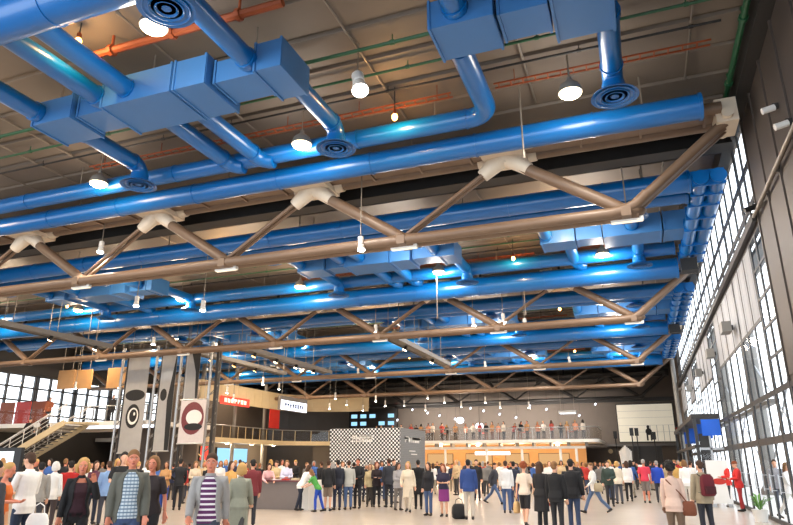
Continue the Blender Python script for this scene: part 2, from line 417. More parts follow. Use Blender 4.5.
def skin(mb, vox, smooth=3):
    """fuse the overlapping lofts into one continuous surface"""
    me = bpy.data.meshes.new('raw'); me.from_pydata(mb.v, [], mb.f); me.update()
    bm = bmesh.new(); bm.from_mesh(me); bmesh.ops.recalc_face_normals(bm, faces=bm.faces); bm.to_mesh(me); bm.free()
    o = bpy.data.objects.new('raw', me); COL.objects.link(o)
    r = o.modifiers.new('r','REMESH'); r.mode = 'VOXEL'; r.voxel_size = vox; r.use_smooth_shade = True
    if smooth: s = o.modifiers.new('s','SMOOTH'); s.factor = .5; s.iterations = smooth
    dg = bpy.context.evaluated_depsgraph_get(); dg.update()
    out = bpy.data.meshes.new_from_object(o.evaluated_get(dg)); out.shade_smooth()
    bpy.data.objects.remove(o); bpy.data.meshes.remove(me); return out
CACHE = {}; VOX = {'near':.0095,'mid':.017,'far':.028}
def pm(key, lod, fn, shift):
    k = key+(lod,)
    if k not in CACHE:
        me = skin(fn(), VOX[lod], {'near':3,'mid':2,'far':1}[lod]); me.transform(Matrix.Translation((0,0,shift))); CACHE[k] = me
    return CACHE[k]
CM = {}
def cloth(c):
    if not isinstance(c, (tuple, list)): return c
    if c not in CM: CM[c] = mat('cloth_%d' % len(CM), c, .85, noise=.1, nscale=14)
    return CM[c]
SK = {'fair':mat('fair_skin',(216,164,136),.5,noise=.05,nscale=20),'tan':mat('tan_skin',(190,134,102),.5,noise=.05,nscale=20),'red':mat('ruddy_skin',(206,128,100),.5,noise=.05,nscale=20),'dark':mat('dark_skin',(104,70,52),.5,noise=.05,nscale=20)}
HC = {'black':(24,20,18),'brown':(66,44,30),'light':(124,88,54),'blond':(186,146,88),'grey':(150,146,142),'white':(214,210,204),'red':(130,62,30)}
def put(name, me, mt, par):
    o = bpy.data.objects.new(name, me)
    if not me.materials: me.materials.append(mt)
    o.material_slots[0].link = 'OBJECT'; o.material_slots[0].material = mt
    COL.objects.link(o); o.parent = par; return o
EYEW = mat('eye_white',(232,228,222),.3); IRIS = mat('dark_iris',(40,30,24),.3); LIP = mat('lip_red',(158,78,70),.5)
def person(x, y, z, h, rz, label, pose='stand', fem=False, skin_='fair', hair=('short','brown'), top=('shirt',(90,90,90)), bottom=('jeans',(40,48,66)), shoe=(40,36,34), lod='mid', under=None, group=None, cat='person', eyes=False):
    J = joints(pose, fem); dz = J['dz']; t = thing('person', label, cat, (x,y,z), group, rz); s = h/1.765; t.scale = (s,s,s)
    if pose == 'sit': dz = -.42
    b = put('body', pm(('body',pose,fem), lod, lambda: body_mb(J, fem, lod == 'near'), dz), SK[skin_], t)
    put('hair', pm(('hair',pose,fem,hair[0]), lod, lambda: hair_mb(J, hair[0]), dz), cloth(HC.get(hair[1], hair[1])), t) if hair[0] != 'none' else None
    if under: put('shirt', pm(('top',pose,fem,under[0]), lod, lambda: top_mb(J, fem, under[0]), dz), cloth(under[1]), t)
    nm = {'tee':'t_shirt','shirt':'shirt','jacket':'jacket','coat':'coat','tank':'tank_top','open':'jacket'}[top[0]]
    put(nm, pm(('top',pose,fem,top[0]), lod, lambda: top_mb(J, fem, top[0]), dz), cloth(top[1]), t)
    put({'jeans':'trousers','shorts':'shorts','skirt':'skirt'}[bottom[0]], pm(('bot',pose,fem,bottom[0]), lod, lambda: bottom_mb(J, fem, bottom[0]), dz), cloth(bottom[1]), t)
    for q in 'LR': put('shoe', pm(('shoe',pose,fem,q), lod if lod != 'near' else 'mid', lambda: shoe_mb(J, q), dz), cloth(shoe), t)
    if eyes:
        hx = head_xf(J)
        for q in (-1,1):
            m = MB(); m.ell(hx((q*.031,-.084,1.642))+V((0,0,dz)),(.0115,.007,.0058),10,8); e = put('eye', m.mesh('eye'), EYEW, t)
            m = MB(); m.ell(hx((q*.031,-.0905,1.642))+V((0,0,dz)),(.0058,.004,.0062),8,6); put('iris', m.mesh('iris'), IRIS, e)
            m = MB(); m.tube([hx((q*.014,-.094,1.664))+V((0,0,dz)), hx((q*.034,-.093,1.669))+V((0,0,dz)), hx((q*.052,-.08,1.662))+V((0,0,dz))],[.004,.0055,.003],6); put('eyebrow', m.mesh('eyebrow'), cloth(HC.get(hair[1],(60,44,30))), t)
        m = MB(); m.ell(hx((0,-.0885,1.579))+V((0,0,dz)),(.024,.008,.0055),10,6); m.ell(hx((0,-.0875,1.571))+V((0,0,dz)),(.02,.008,.006),10,6); put('lips', m.mesh('lips'), LIP, t)
    J['M'] = Matrix.Translation((x,y,z)) @ Matrix.Rotation(rz,4,'Z') @ Matrix.Scale(s,4) @ Matrix.Translation((0,0,dz))
    return J
def face(x, y, off): return math.atan2(-x, y)+math.radians(off)
# bags
def bagbox(name, c, w, d, h, mt, label, cat, rz=0, strap=None, taper=.85, group=None):
    t = thing(name, label, cat, c, group, rz); m = MB()
    k = taper; prof = [(0,.7),(.1,.95),(.4,1),(.75,.94),(.93,k*.9),(1,k*.7)]
    vs = []; n = 16
    for zz, q in prof:
        for j in range(n):
            a = 2*PI*j/n; cx, sy = math.cos(a), math.sin(a); g = (abs(cx)**4+abs(sy)**4)**(-.25)
            vs.append((cx*g*w/2*q, sy*g*d/2*q, zz*h))
    fs = [(i*n+j, i*n+(j+1)%n, (i+1)*n+(j+1)%n, (i+1)*n+j) for i in range(len(prof)-1) for j in range(n)]+[tuple(range(n-1,-1,-1)), tuple(range((len(prof)-1)*n,len(prof)*n))]
    m._add(vs, fs); part('bag_body', m, cloth(mt), t, local=True)
    m = MB()
    if strap: m.tube([V(p) for p in strap], .012, 6)
    else: m.tube([(-w*.25,0,h*.96),(-w*.2,0,h*1.25),(0,0,h*1.36),(w*.2,0,h*1.25),(w*.25,0,h*.96)], .01, 6)
    part('handle', m, cloth(mt), t, local=True)
    return t
def hand_bag(J, side, name, w, d, h, mt, label, cat):
    p = J['M'] @ (J['wr'+side]+(J['wr'+side]-J['el'+side]).normalized()*.1)
    return bagbox(name, (p.x,p.y,p.z-h*1.34), w, d, h, mt, label, cat, J['M'].to_euler().z+PI/2)
def backpack(J, mt, label, w=.31, h=.46, d=.17):
    t = thing('backpack', label, 'backpack', (J['M'] @ J['up'](V((0,.2,.98)))), None, J['M'].to_euler().z)
    m = MB(); vs = []; n = 16; prof = [(0,.8),(.06,.98),(.5,1),(.85,.9),(1,.55)]
    for zz, q in prof:
        for j in range(n):
            a = 2*PI*j/n; cx, sy = math.cos(a), math.sin(a); g = (abs(cx)**4+abs(sy)**4)**(-.25); vs.append((cx*g*w/2*q, .03+sy*g*d/2*q, zz*h))
    m._add(vs, [(i*n+j, i*n+(j+1)%n, (i+1)*n+(j+1)%n, (i+1)*n+j) for i in range(4) for j in range(n)]+[tuple(range(n-1,-1,-1)), tuple(range(4*n,5*n))])
    part('bag_body', m, cloth(mt), t, local=True)
    m = MB(); m.box(-w*.36,w*.36,.03+d*.5-.01,.03+d*.5+.05,.05,h*.45); part('front_pocket', m, cloth(tuple(int(c*.7) for c in mt)), t, local=True)
    for s in (-1,1):
        m = MB(); m.tube([(s*.1,-.05,h*.9),(s*.11,-.15,h*1.02),(s*.115,-.30,h*.86),(s*.125,-.31,h*.5),(s*.14,-.16,h*.16),(s*.12,-.03,.06)], [(.006,.022)]*6, 8); part('strap', m, cloth((30,28,30)), t, local=True)
    return t
STRIPE = stripes('purple_stripe_knit', (86,34,84), (226,220,222), 15, 'Z', .62)
PLAID = plaid('blue_plaid_cotton', (196,208,216), (98,120,142), 22)
J = person(-5.85,7.98,0,1.84,face(-5.85,7.98,-6), 'man walking in a purple and white striped shirt under an open grey jacket', pose='walk', fem=False, skin_='red', hair=('short', 'brown'), top=('open', (150, 148, 146)), bottom=('jeans', (58, 64, 76)), lod='near', under=('vest', STRIPE), eyes=True)
J = person(-7.01,7.68,0,1.83,face(-7.01,7.68,4), 'man in an open grey green jacket over a pale blue plaid shirt', pose='stand', fem=False, skin_='red', hair=('short', 'light'), top=('open', (92, 92, 84)), bottom=('jeans', (58, 76, 110)), lod='near', under=('vest', PLAID), eyes=True)
J = person(-7.51,8.71,0,1.78,face(-7.51,8.71,-20), 'fair haired person in a dark top just behind the plaid shirt man', pose='bag', fem=True, skin_='red', hair=('bob', 'light'), top=('tee', (46, 38, 40)), bottom=('jeans', (30, 30, 34)), lod='near', eyes=True)
hand_bag(J, 'R', 'handbag', .34, .16, .3, (34,32,34), 'dark handbag held by the fair haired person behind the plaid shirt man', 'bag')
J = person(-8.34,8.06,0,1.75,face(-8.34,8.06,6), 'woman all in black walking with one hand raised to her face', pose='phone', fem=True, skin_='red', hair=('bob', 'blond'), top=('open', (20, 20, 23)), bottom=('jeans', (20, 20, 23)), lod='near', under=('tank', (52,24,34)), eyes=True)
hand_bag(J, 'R', 'handbag', .36, .16, .34, (22,22,24), 'black handbag hanging from the hand of the woman in black', 'bag')
J = person(-9.9,8.42,0,1.82,face(-9.9,8.42,-140), 'man in a white long sleeved shirt turned away at far left, head bowed', pose='hold', fem=False, skin_='fair', hair=('short', 'brown'), top=('shirt', (232, 230, 226)), bottom=('jeans', (38, 52, 76)), lod='near')
bagbox('shopping_bag', (-9.44,8.34,.42), .36, .12, .44, (236,234,230), 'white shopping bag held low behind the man in the white shirt', 'bag', .5)
J = person(-9.64,7.79,0,1.66,face(-9.64,7.79,70), 'woman in an orange top with pinned up fair hair at the left edge', pose='hold', fem=True, skin_='red', hair=('bun', 'blond'), top=('tank', (206, 104, 40)), bottom=('skirt', (214, 160, 120)), lod='near')
J = person(-8.33,6.56,0,1.68,face(-8.33,6.56,120), 'person in a dark grey jacket cut by the left edge', pose='stand', fem=False, skin_='fair', hair=('short', 'black'), top=('jacket', (62, 60, 64)), bottom=('jeans', (40, 40, 46)), lod='near')
J = person(-7.51,11.22,0,1.7,face(-7.51,11.22,165), 'blond woman in a long grey green coat seen from behind, beside the striped shirt', pose='walk', fem=True, skin_='fair', hair=('bob', 'blond'), top=('coat', (132, 134, 120)), bottom=('jeans', (60, 60, 62)), lod='near')
J = person(-2.02,16.07,0,1.68,face(-2.02,16.07,160), 'light haired man in a black jacket, middle of the dark trio right of centre', pose='stand', fem=False, skin_='fair', hair=('short', 'light'), top=('jacket', (20, 20, 23)), bottom=('jeans', (34, 34, 38)), lod='near')
J = person(-2.51,17.02,0,1.68,face(-2.51,17.02,150), 'brown haired woman in a black coat carrying a red bag', pose='rest', fem=True, skin_='fair', hair=('long', 'brown'), top=('coat', (26, 24, 26)), bottom=('jeans', (26, 26, 30)), lod='near')
hand_bag(J, 'L', 'handbag', .36, .14, .26, (148,34,36), 'red handbag carried by the brown haired woman in black', 'bag')
J = person(-1.77,17.31,0,1.74,face(-1.77,17.31,170), 'person in a black jacket and jeans, rightmost of the dark trio', pose='rest', fem=False, skin_='fair', hair=('short', 'black'), top=('jacket', (24, 24, 28)), bottom=('jeans', (52, 66, 94)), lod='near')
J = person(1.17,16.56,0,1.7,face(1.17,16.56,-150), 'man in a beige jacket wearing a dark red backpack near the facade', pose='stand', fem=False, skin_='fair', hair=('short', 'brown'), top=('jacket', (150, 136, 112)), bottom=('jeans', (36, 38, 46)), lod='near')
backpack(J, (96,24,36), 'dark red backpack worn by the man in the beige jacket')
J = person(0.45,13.89,0,1.66,face(0.45,13.89,175), 'woman with a big dark mop of curls in a pale pink top', pose='stand', fem=True, skin_='dark', hair=('curly', 'black'), top=('shirt', (206, 176, 160)), bottom=('jeans', (104, 84, 68)), lod='near')
bagbox('shoulder_bag', (J['M'] @ V((-.27,.02,.74)))[:], .26, .13, .26, (112,62,40), 'brown shoulder bag of the woman with dark curls', 'bag', J['M'].to_euler().z, [(.03,0,.25),(.14,.06,.42),(.34,.10,.64),(.34,-.02,.66),(.14,-.14,.45),(.03,-.04,.25)])
J = person(-13.55,11.85,0,1.66,face(-13.55,11.85,180), 'person in a grey top standing behind the man in white at far left', pose='stand', fem=False, skin_='fair', hair=('short', 'black'), top=('shirt', (140, 136, 130)), bottom=('jeans', (50, 50, 56)), lod='mid')
J = person(-14.09,12.75,0,1.68,face(-14.09,12.75,150), 'white haired person in a white top behind the far left people', pose='stand', fem=True, skin_='fair', hair=('bob', 'white'), top=('shirt', (222, 220, 216)), bottom=('jeans', (60, 50, 50)), lod='mid')
J = person(-14.22,13.34,0,1.7,face(-14.22,13.34,190), 'person in a bright red shirt left of the woman in black', pose='stand', fem=False, skin_='fair', hair=('short', 'black'), top=('tee', (176, 32, 30)), bottom=('jeans', (40, 40, 46)), lod='mid')
J = person(-14.86,14.84,0,1.7,face(-14.86,14.84,20), 'person in a plum top behind the woman in black', pose='fold', fem=True, skin_='fair', hair=('long', 'brown'), top=('shirt', (92, 48, 66)), bottom=('jeans', (30, 36, 52)), lod='mid')
J = person(-13.92,14.36,0,1.7,face(-13.92,14.36,200), 'person in a light blue shirt between the woman in black and the plaid shirt man', pose='stand', fem=False, skin_='fair', hair=('short', 'brown'), top=('shirt', (128, 160, 204)), bottom=('jeans', (60, 62, 72)), lod='mid')
J = person(-11.61,12.42,0,1.9,face(-11.61,12.42,0), 'very tall man in a black t-shirt behind the plaid shirt man', pose='fold', fem=False, skin_='fair', hair=('short', 'black'), top=('tee', (20, 20, 23)), bottom=('jeans', (30, 36, 52)), lod='mid')
J = person(-16.64,19.98,0,1.7,face(-16.64,19.98,-20), 'woman in a tan top and bright blue trousers left of the striped shirt man', pose='fold', fem=True, skin_='tan', hair=('long', 'brown'), top=('shirt', (178, 134, 88)), bottom=('jeans', (40, 70, 150)), lod='mid')
J = person(-16.26,20.29,0,1.8,face(-16.26,20.29,180), 'man in a black waistcoat over white sleeves seen from behind', pose='hip', fem=False, skin_='fair', hair=('short', 'black'), top=('shirt', (30, 30, 34)), bottom=('jeans', (28, 28, 34)), lod='mid')
J = person(-16.44,21.41,0,1.72,face(-16.44,21.41,10), 'woman in a cream top left of the striped shirt man', pose='hold', fem=True, skin_='fair', hair=('long', 'light'), top=('shirt', (206, 190, 168)), bottom=('jeans', (80, 76, 80)), lod='mid')
J = person(-11.36,16.46,0,1.7,face(-11.36,16.46,40), 'woman in a mustard top just right of the striped shirt man', pose='stand', fem=True, skin_='fair', hair=('long', 'brown'), top=('shirt', (196, 150, 84)), bottom=('jeans', (60, 50, 46)), lod='mid')
J = person(-10.04,15.54,0,1.74,face(-10.04,15.54,190), 'man in a dark red jacket before the welcome counter', pose='stand', fem=False, skin_='fair', hair=('short', 'black'), top=('jacket', (104, 32, 38)), bottom=('jeans', (34, 34, 40)), lod='mid')
J = person(-13.64,22.14,0,1.72,face(-13.64,22.14,10), 'counter clerk in a pink and white top', pose='lean', fem=True, skin_='fair', hair=('long', 'brown'), top=('shirt', (222, 176, 176)), bottom=('jeans', (30, 36, 52)), lod='mid')
J = person(-13.6,22.74,0,1.74,face(-13.6,22.74,-20), 'counter clerk in a beige top', pose='hold', fem=False, skin_='fair', hair=('short', 'brown'), top=('shirt', (200, 182, 140)), bottom=('jeans', (30, 36, 52)), lod='mid')
J = person(-13.01,22.51,0,1.75,face(-13.01,22.51,0), 'counter clerk in a pale lilac shirt at the right of the counter staff', pose='hold', fem=True, skin_='fair', hair=('bob', 'light'), top=('shirt', (204, 204, 224)), bottom=('jeans', (30, 36, 52)), lod='mid')
J = person(-11.84,21.57,0,1.66,face(-11.84,21.57,120), 'person in a white top leaning at the white end of the welcome counter', pose='lean', fem=True, skin_='fair', hair=('long', 'brown'), top=('shirt', (232, 230, 226)), bottom=('jeans', (30, 36, 52)), lod='mid')
J = person(-11.01,21.33,0,1.5,face(-11.01,21.33,-110), 'child in a green top and blue leggings bending to the welcome counter', pose='lean', fem=True, skin_='fair', hair=('long', 'light'), top=('tee', (76, 150, 70)), bottom=('jeans', (34, 70, 170)), lod='mid')
J = person(-10.87,21.85,0,1.74,face(-10.87,21.85,165), 'person in a black top and taupe shorts with bare legs', pose='stand', fem=False, skin_='fair', hair=('short', 'brown'), top=('shirt', (30, 30, 34)), bottom=('shorts', (130, 112, 98)), lod='mid')
J = person(-10.74,22.35,0,1.76,face(-10.74,22.35,-160), 'man in a navy jacket and dark jeans left of the kiosk front', pose='stand', fem=False, skin_='fair', hair=('short', 'black'), top=('jacket', (32, 36, 50)), bottom=('jeans', (36, 44, 66)), lod='mid')
J = person(-10.46,22.71,0,1.74,face(-10.46,22.71,190), 'man in a pale grey shirt and blue jeans before the kiosk', pose='stand', fem=False, skin_='fair', hair=('short', 'brown'), top=('shirt', (178, 178, 172)), bottom=('jeans', (70, 92, 130)), lod='mid')
J = person(-10.39,23.4,0,1.82,face(-10.39,23.4,-20), 'ruddy man in a black jacket before the dotted kiosk', pose='rest', fem=False, skin_='red', hair=('short', 'brown'), top=('jacket', (30, 30, 34)), bottom=('jeans', (34, 36, 44)), lod='mid')
J = person(-10.31,24.41,0,1.6,face(-10.31,24.41,0), 'person in a cream top half hidden in the kiosk queue', pose='stand', fem=True, skin_='fair', hair=('bob', 'light'), top=('shirt', (206, 190, 150)), bottom=('jeans', (70, 66, 62)), lod='mid')
J = person(-10.02,24.43,0,1.68,face(-10.02,24.43,10), 'woman in dark clothes with dark red hair before the kiosk', pose='fold', fem=True, skin_='fair', hair=('long', 'red'), top=('jacket', (44, 34, 38)), bottom=('jeans', (30, 30, 36)), lod='mid')
J = person(-9.5,24.42,0,1.82,face(-9.5,24.42,-160), 'man in a charcoal jacket before the right corner of the dotted front', pose='stand', fem=False, skin_='red', hair=('short', 'brown'), top=('jacket', (54, 56, 64)), bottom=('jeans', (40, 42, 50)), lod='mid')
J = person(-8.6,23.05,0,1.66,face(-8.6,23.05,30), 'woman in a light grey cardigan before the grey kiosk side', pose='hold', fem=True, skin_='fair', hair=('long', 'brown'), top=('jacket', (150, 148, 150)), bottom=('jeans', (110, 104, 100)), lod='mid')
J = person(-7.95,22.33,0,1.72,face(-7.95,22.33,-10), 'woman in a cream long coat before the grey kiosk side', pose='bag', fem=True, skin_='fair', hair=('long', 'blond'), top=('coat', (214, 200, 178)), bottom=('jeans', (190, 178, 160)), lod='mid')
J = person(-8.09,23.87,0,1.76,face(-8.09,23.87,185), 'broad person in a black coat right of the cream coat woman', pose='stand', fem=False, skin_='fair', hair=('short', 'black'), top=('coat', (20, 20, 23)), bottom=('jeans', (24, 24, 28)), lod='mid')
J = person(-6.81,21.13,0,1.66,face(-6.81,21.13,-30), 'woman in a black top and blue jeans left of the purple skirt', pose='stand', fem=True, skin_='fair', hair=('long', 'brown'), top=('shirt', (28, 28, 34)), bottom=('jeans', (64, 82, 118)), lod='mid')
J = person(-6.21,20.9,0,1.62,face(-6.21,20.9,-15), 'woman in a black top and purple skirt with bare legs', pose='hold', fem=True, skin_='fair', hair=('long', 'red'), top=('tee', (40, 36, 60)), bottom=('skirt', (120, 44, 110)), lod='mid')
J = person(-5.18,20.15,0,1.75,face(-5.18,20.15,180), 'man in a blue jacket and pale trousers seen from behind at the centre', pose='stand', fem=False, skin_='fair', hair=('short', 'black'), top=('jacket', (40, 66, 124)), bottom=('jeans', (182, 172, 160)), lod='mid')
t = bagbox('backpack', (-5.55,20.3,0), .46, .3, .44, (30,30,32), 'black backpack standing on the floor left of the man in the blue jacket', 'backpack', .4)
J = person(-6.06,27.85,0,1.74,face(-6.06,27.85,70), 'person striding in a dark jacket and blue jeans right of the blue jacket man', pose='stride', fem=False, skin_='fair', hair=('short', 'brown'), top=('jacket', (52, 54, 62)), bottom=('jeans', (76, 96, 134)), lod='mid')
J = person(-4.6,23.15,0,1.72,face(-4.6,23.15,175), 'person in a white shirt and blue jeans seen from behind, right of centre', pose='stand', fem=False, skin_='fair', hair=('short', 'brown'), top=('shirt', (230, 230, 230)), bottom=('jeans', (70, 92, 134)), lod='mid')
J = person(-4.59,24.58,0,1.7,face(-4.59,24.58,180), 'person in a navy top hidden behind the white shirt at centre', pose='stand', fem=False, skin_='fair', hair=('short', 'black'), top=('shirt', (42, 48, 66)), bottom=('jeans', (54, 70, 110)), lod='mid')
J = person(-3.2,18.63,0,1.68,face(-3.2,18.63,160), 'woman with reddish curls in a white and tan top and black shorts', pose='bag', fem=True, skin_='fair', hair=('curly', 'red'), top=('tee', (214, 196, 178)), bottom=('shorts', (30, 28, 30)), lod='mid')
hand_bag(J, 'L', 'handbag', .3, .14, .3, (196,160,110), 'tan handbag of the woman with reddish curls', 'bag')
J = person(-1.72,24.14,0,1.74,face(-1.72,24.14,-70), 'person in a white top striding left in blue jeans', pose='stride', fem=True, skin_='fair', hair=('short', 'light'), top=('shirt', (228, 226, 222)), bottom=('jeans', (84, 104, 136)), lod='mid')
bagbox('shoulder_bag', (J['M'] @ V((.22,.06,.80)))[:], .3, .14, .28, (176,160,130), 'beige shoulder bag of the striding person in white', 'bag', .3)
J = person(-1.41,27.96,0,1.72,face(-1.41,27.96,0), 'person in a dark green jacket right of the striding person in white', pose='rest', fem=False, skin_='fair', hair=('short', 'brown'), top=('jacket', (48, 62, 56)), bottom=('jeans', (44, 44, 50)), lod='mid')
J = person(-1.14,29.98,0,1.72,face(-1.14,29.98,200), 'person in a cream top left of the white drape', pose='stand', fem=True, skin_='fair', hair=('bob', 'blond'), top=('shirt', (216, 204, 184)), bottom=('jeans', (70, 72, 80)), lod='mid')
J = person(-0.78,31.99,0,1.74,face(-0.78,31.99,180), 'person in a white top and black trousers before the dark partition', pose='stand', fem=True, skin_='fair', hair=('long', 'brown'), top=('shirt', (228, 226, 224)), bottom=('jeans', (22, 22, 26)), lod='mid')
J = person(-0.05,31.0,0,1.8,face(-0.05,31.0,170), 'man in a pink red polo shirt and grey shorts', pose='stand', fem=False, skin_='red', hair=('short', 'grey'), top=('tee', (206, 60, 82)), bottom=('shorts', (120, 112, 108)), lod='mid')
J = person(0.49,31.5,0,1.74,face(0.49,31.5,175), 'man in a bright blue shirt beside the pink polo shirt', pose='stand', fem=False, skin_='fair', hair=('short', 'grey'), top=('shirt', (34, 74, 186)), bottom=('jeans', (60, 62, 70)), lod='mid')
J = person(1.13,28.98,0,1.76,face(1.13,28.98,-10), 'man in an ochre shirt left of the white clad pair by the facade', pose='stand', fem=False, skin_='red', hair=('short', 'light'), top=('shirt', (190, 152, 84)), bottom=('jeans', (150, 140, 120)), lod='mid')
J = person(1.42,27.46,0,1.76,face(1.42,27.46,170), 'person all in white before the facade entrance', pose='stand', fem=True, skin_='fair', hair=('bob', 'light'), top=('shirt', (236, 234, 230)), bottom=('jeans', (214, 208, 198)), lod='mid')
J = person(1.9,31.94,0,1.74,face(1.9,31.94,150), 'person in a white t-shirt farther back by the facade', pose='stand', fem=False, skin_='fair', hair=('short', 'brown'), top=('tee', (226, 224, 222)), bottom=('jeans', (120, 120, 124)), lod='mid')
J = person(3.1,26.82,0,1.72,face(3.1,26.82,-80), 'person in a red jacket at the glass doors', pose='hold', fem=True, skin_='fair', hair=('cap', 'red'), top=('jacket', (200, 40, 36)), bottom=('jeans', (150, 40, 40)), lod='mid')
J = person(2.99,29.35,0,1.74,face(2.99,29.35,-60), 'person in a red hooded top beside the white sign board', pose='hold', fem=False, skin_='fair', hair=('short', 'red'), top=('jacket', (206, 46, 40)), bottom=('jeans', (60, 60, 66)), lod='mid')
J = person(4.11,23.65,0,1.72,face(4.11,23.65,60), 'person in white outside, seen through the glass at the right edge', pose='walk', fem=True, skin_='fair', hair=('long', 'light'), top=('shirt', (236, 234, 232)), bottom=('jeans', (210, 206, 200)), lod='mid')
J = person(4.16,25.67,0,1.76,face(4.16,25.67,0), 'person in a grey jacket outside, left of the one in white', pose='stand', fem=False, skin_='fair', hair=('short', 'brown'), top=('jacket', (140, 140, 146)), bottom=('jeans', (70, 76, 90)), lod='mid')
J = person(-13.19,39.88,0,1.71,face(-13.19,39.88,180), 'distant visitor in a black top in the crowd towards the back bar', pose='hold', fem=False, skin_='tan', hair=('short', 'grey'), top=('jacket', (26, 26, 30)), bottom=('jeans', (30, 36, 52)), lod='far', group='distant crowd in black tops')
J = person(-11.08,35.3,0,1.64,face(-11.08,35.3,180), 'distant visitor in a white top in the crowd towards the back bar', pose='hold', fem=True, skin_='red', hair=('long', 'brown'), top=('shirt', (224, 222, 220)), bottom=('jeans', (150, 140, 124)), lod='far', group='distant crowd in white tops')
J = person(-10.88,38.49,0,1.67,face(-10.88,38.49,0), 'distant visitor in a navy top in the crowd towards the back bar', pose='walk', fem=False, skin_='red', hair=('short', 'brown'), top=('shirt', (36, 44, 70)), bottom=('jeans', (150, 140, 124)), lod='far', group='distant crowd in navy tops')
J = person(-12.57,46.32,0,1.83,face(-12.57,46.32,210), 'distant visitor in a beige top in the crowd towards the back bar', pose='walk', fem=True, skin_='red', hair=('long', 'grey'), top=('jacket', (196, 172, 136)), bottom=('jeans', (52, 66, 94)), lod='far', group='distant crowd in beige tops')
J = person(-7.35,30.12,0,1.8,face(-7.35,30.12,0), 'distant visitor in a black top in the crowd towards the back bar', pose='stand', fem=False, skin_='fair', hair=('short', 'black'), top=('shirt', (26, 26, 30)), bottom=('jeans', (30, 36, 52)), lod='mid', group='distant crowd in black tops')
J = person(-8.63,37.01,0,1.74,face(-8.63,37.01,150), 'distant visitor in a red top in the crowd towards the back bar', pose='fold', fem=True, skin_='tan', hair=('long', 'grey'), top=('shirt', (170, 44, 40)), bottom=('jeans', (30, 36, 52)), lod='far', group='distant crowd in red tops')
J = person(-10.11,44.88,0,1.75,face(-10.11,44.88,150), 'distant visitor in a grey top in the crowd towards the back bar', pose='stand', fem=False, skin_='red', hair=('short', 'brown'), top=('jacket', (116, 114, 112)), bottom=('jeans', (150, 140, 124)), lod='far', group='distant crowd in grey tops')
J = person(-8.36,40.14,0,1.76,face(-8.36,40.14,150), 'distant visitor in a white top in the crowd towards the back bar', pose='walk', fem=True, skin_='fair', hair=('bob', 'light'), top=('shirt', (224, 222, 220)), bottom=('jeans', (30, 36, 52)), lod='far', group='distant crowd in white tops')
J = person(-6.34,33.4,0,1.72,face(-6.34,33.4,0), 'distant visitor in a black top in the crowd towards the back bar', pose='stand', fem=False, skin_='red', hair=('short', 'brown'), top=('shirt', (26, 26, 30)), bottom=('jeans', (150, 140, 124)), lod='mid', group='distant crowd in black tops')
J = person(-8.18,45.27,0,1.63,face(-8.18,45.27,-40), 'distant visitor in a blue top in the crowd towards the back bar', pose='hold', fem=True, skin_='fair', hair=('long', 'brown'), top=('jacket', (60, 96, 160)), bottom=('jeans', (30, 36, 52)), lod='far', group='distant crowd in blue tops')
J = person(-8.34,51.33,0,1.65,face(-8.34,51.33,0), 'distant visitor in a black top in the crowd towards the back bar', pose='hold', fem=False, skin_='tan', hair=('short', 'blond'), top=('shirt', (26, 26, 30)), bottom=('jeans', (150, 140, 124)), lod='far', group='distant crowd in black tops')
J = person(-5.64,40.61,0,1.62,face(-5.64,40.61,210), 'distant visitor in a white top in the crowd towards the back bar', pose='rest', fem=True, skin_='red', hair=('bob', 'light'), top=('shirt', (224, 222, 220)), bottom=('jeans', (52, 66, 94)), lod='far', group='distant crowd in white tops')
J = person(-5.99,46.62,0,1.67,face(-5.99,46.62,0), 'distant visitor in a navy top in the crowd towards the back bar', pose='hold', fem=False, skin_='fair', hair=('short', 'black'), top=('jacket', (36, 44, 70)), bottom=('jeans', (30, 36, 52)), lod='far', group='distant crowd in navy tops')
J = person(-4.13,35.76,0,1.77,face(-4.13,35.76,0), 'distant visitor in a beige top in the crowd towards the back bar', pose='stand', fem=True, skin_='tan', hair=('bob', 'black'), top=('shirt', (196, 172, 136)), bottom=('jeans', (30, 36, 52)), lod='mid', group='distant crowd in beige tops')
J = person(-3.04,32.86,0,1.71,face(-3.04,32.86,40), 'distant visitor in a black top in the crowd towards the back bar', pose='rest', fem=False, skin_='tan', hair=('short', 'blond'), top=('shirt', (26, 26, 30)), bottom=('jeans', (52, 66, 94)), lod='mid', group='distant crowd in black tops')
J = person(-3.74,43.84,0,1.69,face(-3.74,43.84,40), 'distant visitor in a red top in the crowd towards the back bar', pose='stand', fem=True, skin_='tan', hair=('bob', 'brown'), top=('jacket', (170, 44, 40)), bottom=('jeans', (30, 36, 52)), lod='far', group='distant crowd in red tops')
J = person(-2.45,38.92,0,1.64,face(-2.45,38.92,180), 'distant visitor in a grey top in the crowd towards the back bar', pose='walk', fem=False, skin_='fair', hair=('short', 'brown'), top=('shirt', (116, 114, 112)), bottom=('jeans', (30, 36, 52)), lod='far', group='distant crowd in grey tops')
J = person(-2.79,49.92,0,1.65,face(-2.79,49.92,-40), 'distant visitor in a white top in the crowd towards the back bar', pose='stand', fem=True, skin_='red', hair=('bob', 'light'), top=('shirt', (224, 222, 220)), bottom=('jeans', (150, 140, 124)), lod='far', group='distant crowd in white tops')
J = person(-1.96,44.96,0,1.62,face(-1.96,44.96,0), 'distant visitor in a black top in the crowd towards the back bar', pose='rest', fem=False, skin_='red', hair=('short', 'black'), top=('jacket', (26, 26, 30)), bottom=('jeans', (52, 66, 94)), lod='far', group='distant crowd in black tops')
J = person(-1.76,51.97,0,1.74,face(-1.76,51.97,-40), 'distant visitor in a blue top in the crowd towards the back bar', pose='walk', fem=True, skin_='tan', hair=('long', 'grey'), top=('shirt', (60, 96, 160)), bottom=('jeans', (150, 140, 124)), lod='far', group='distant crowd in blue tops')
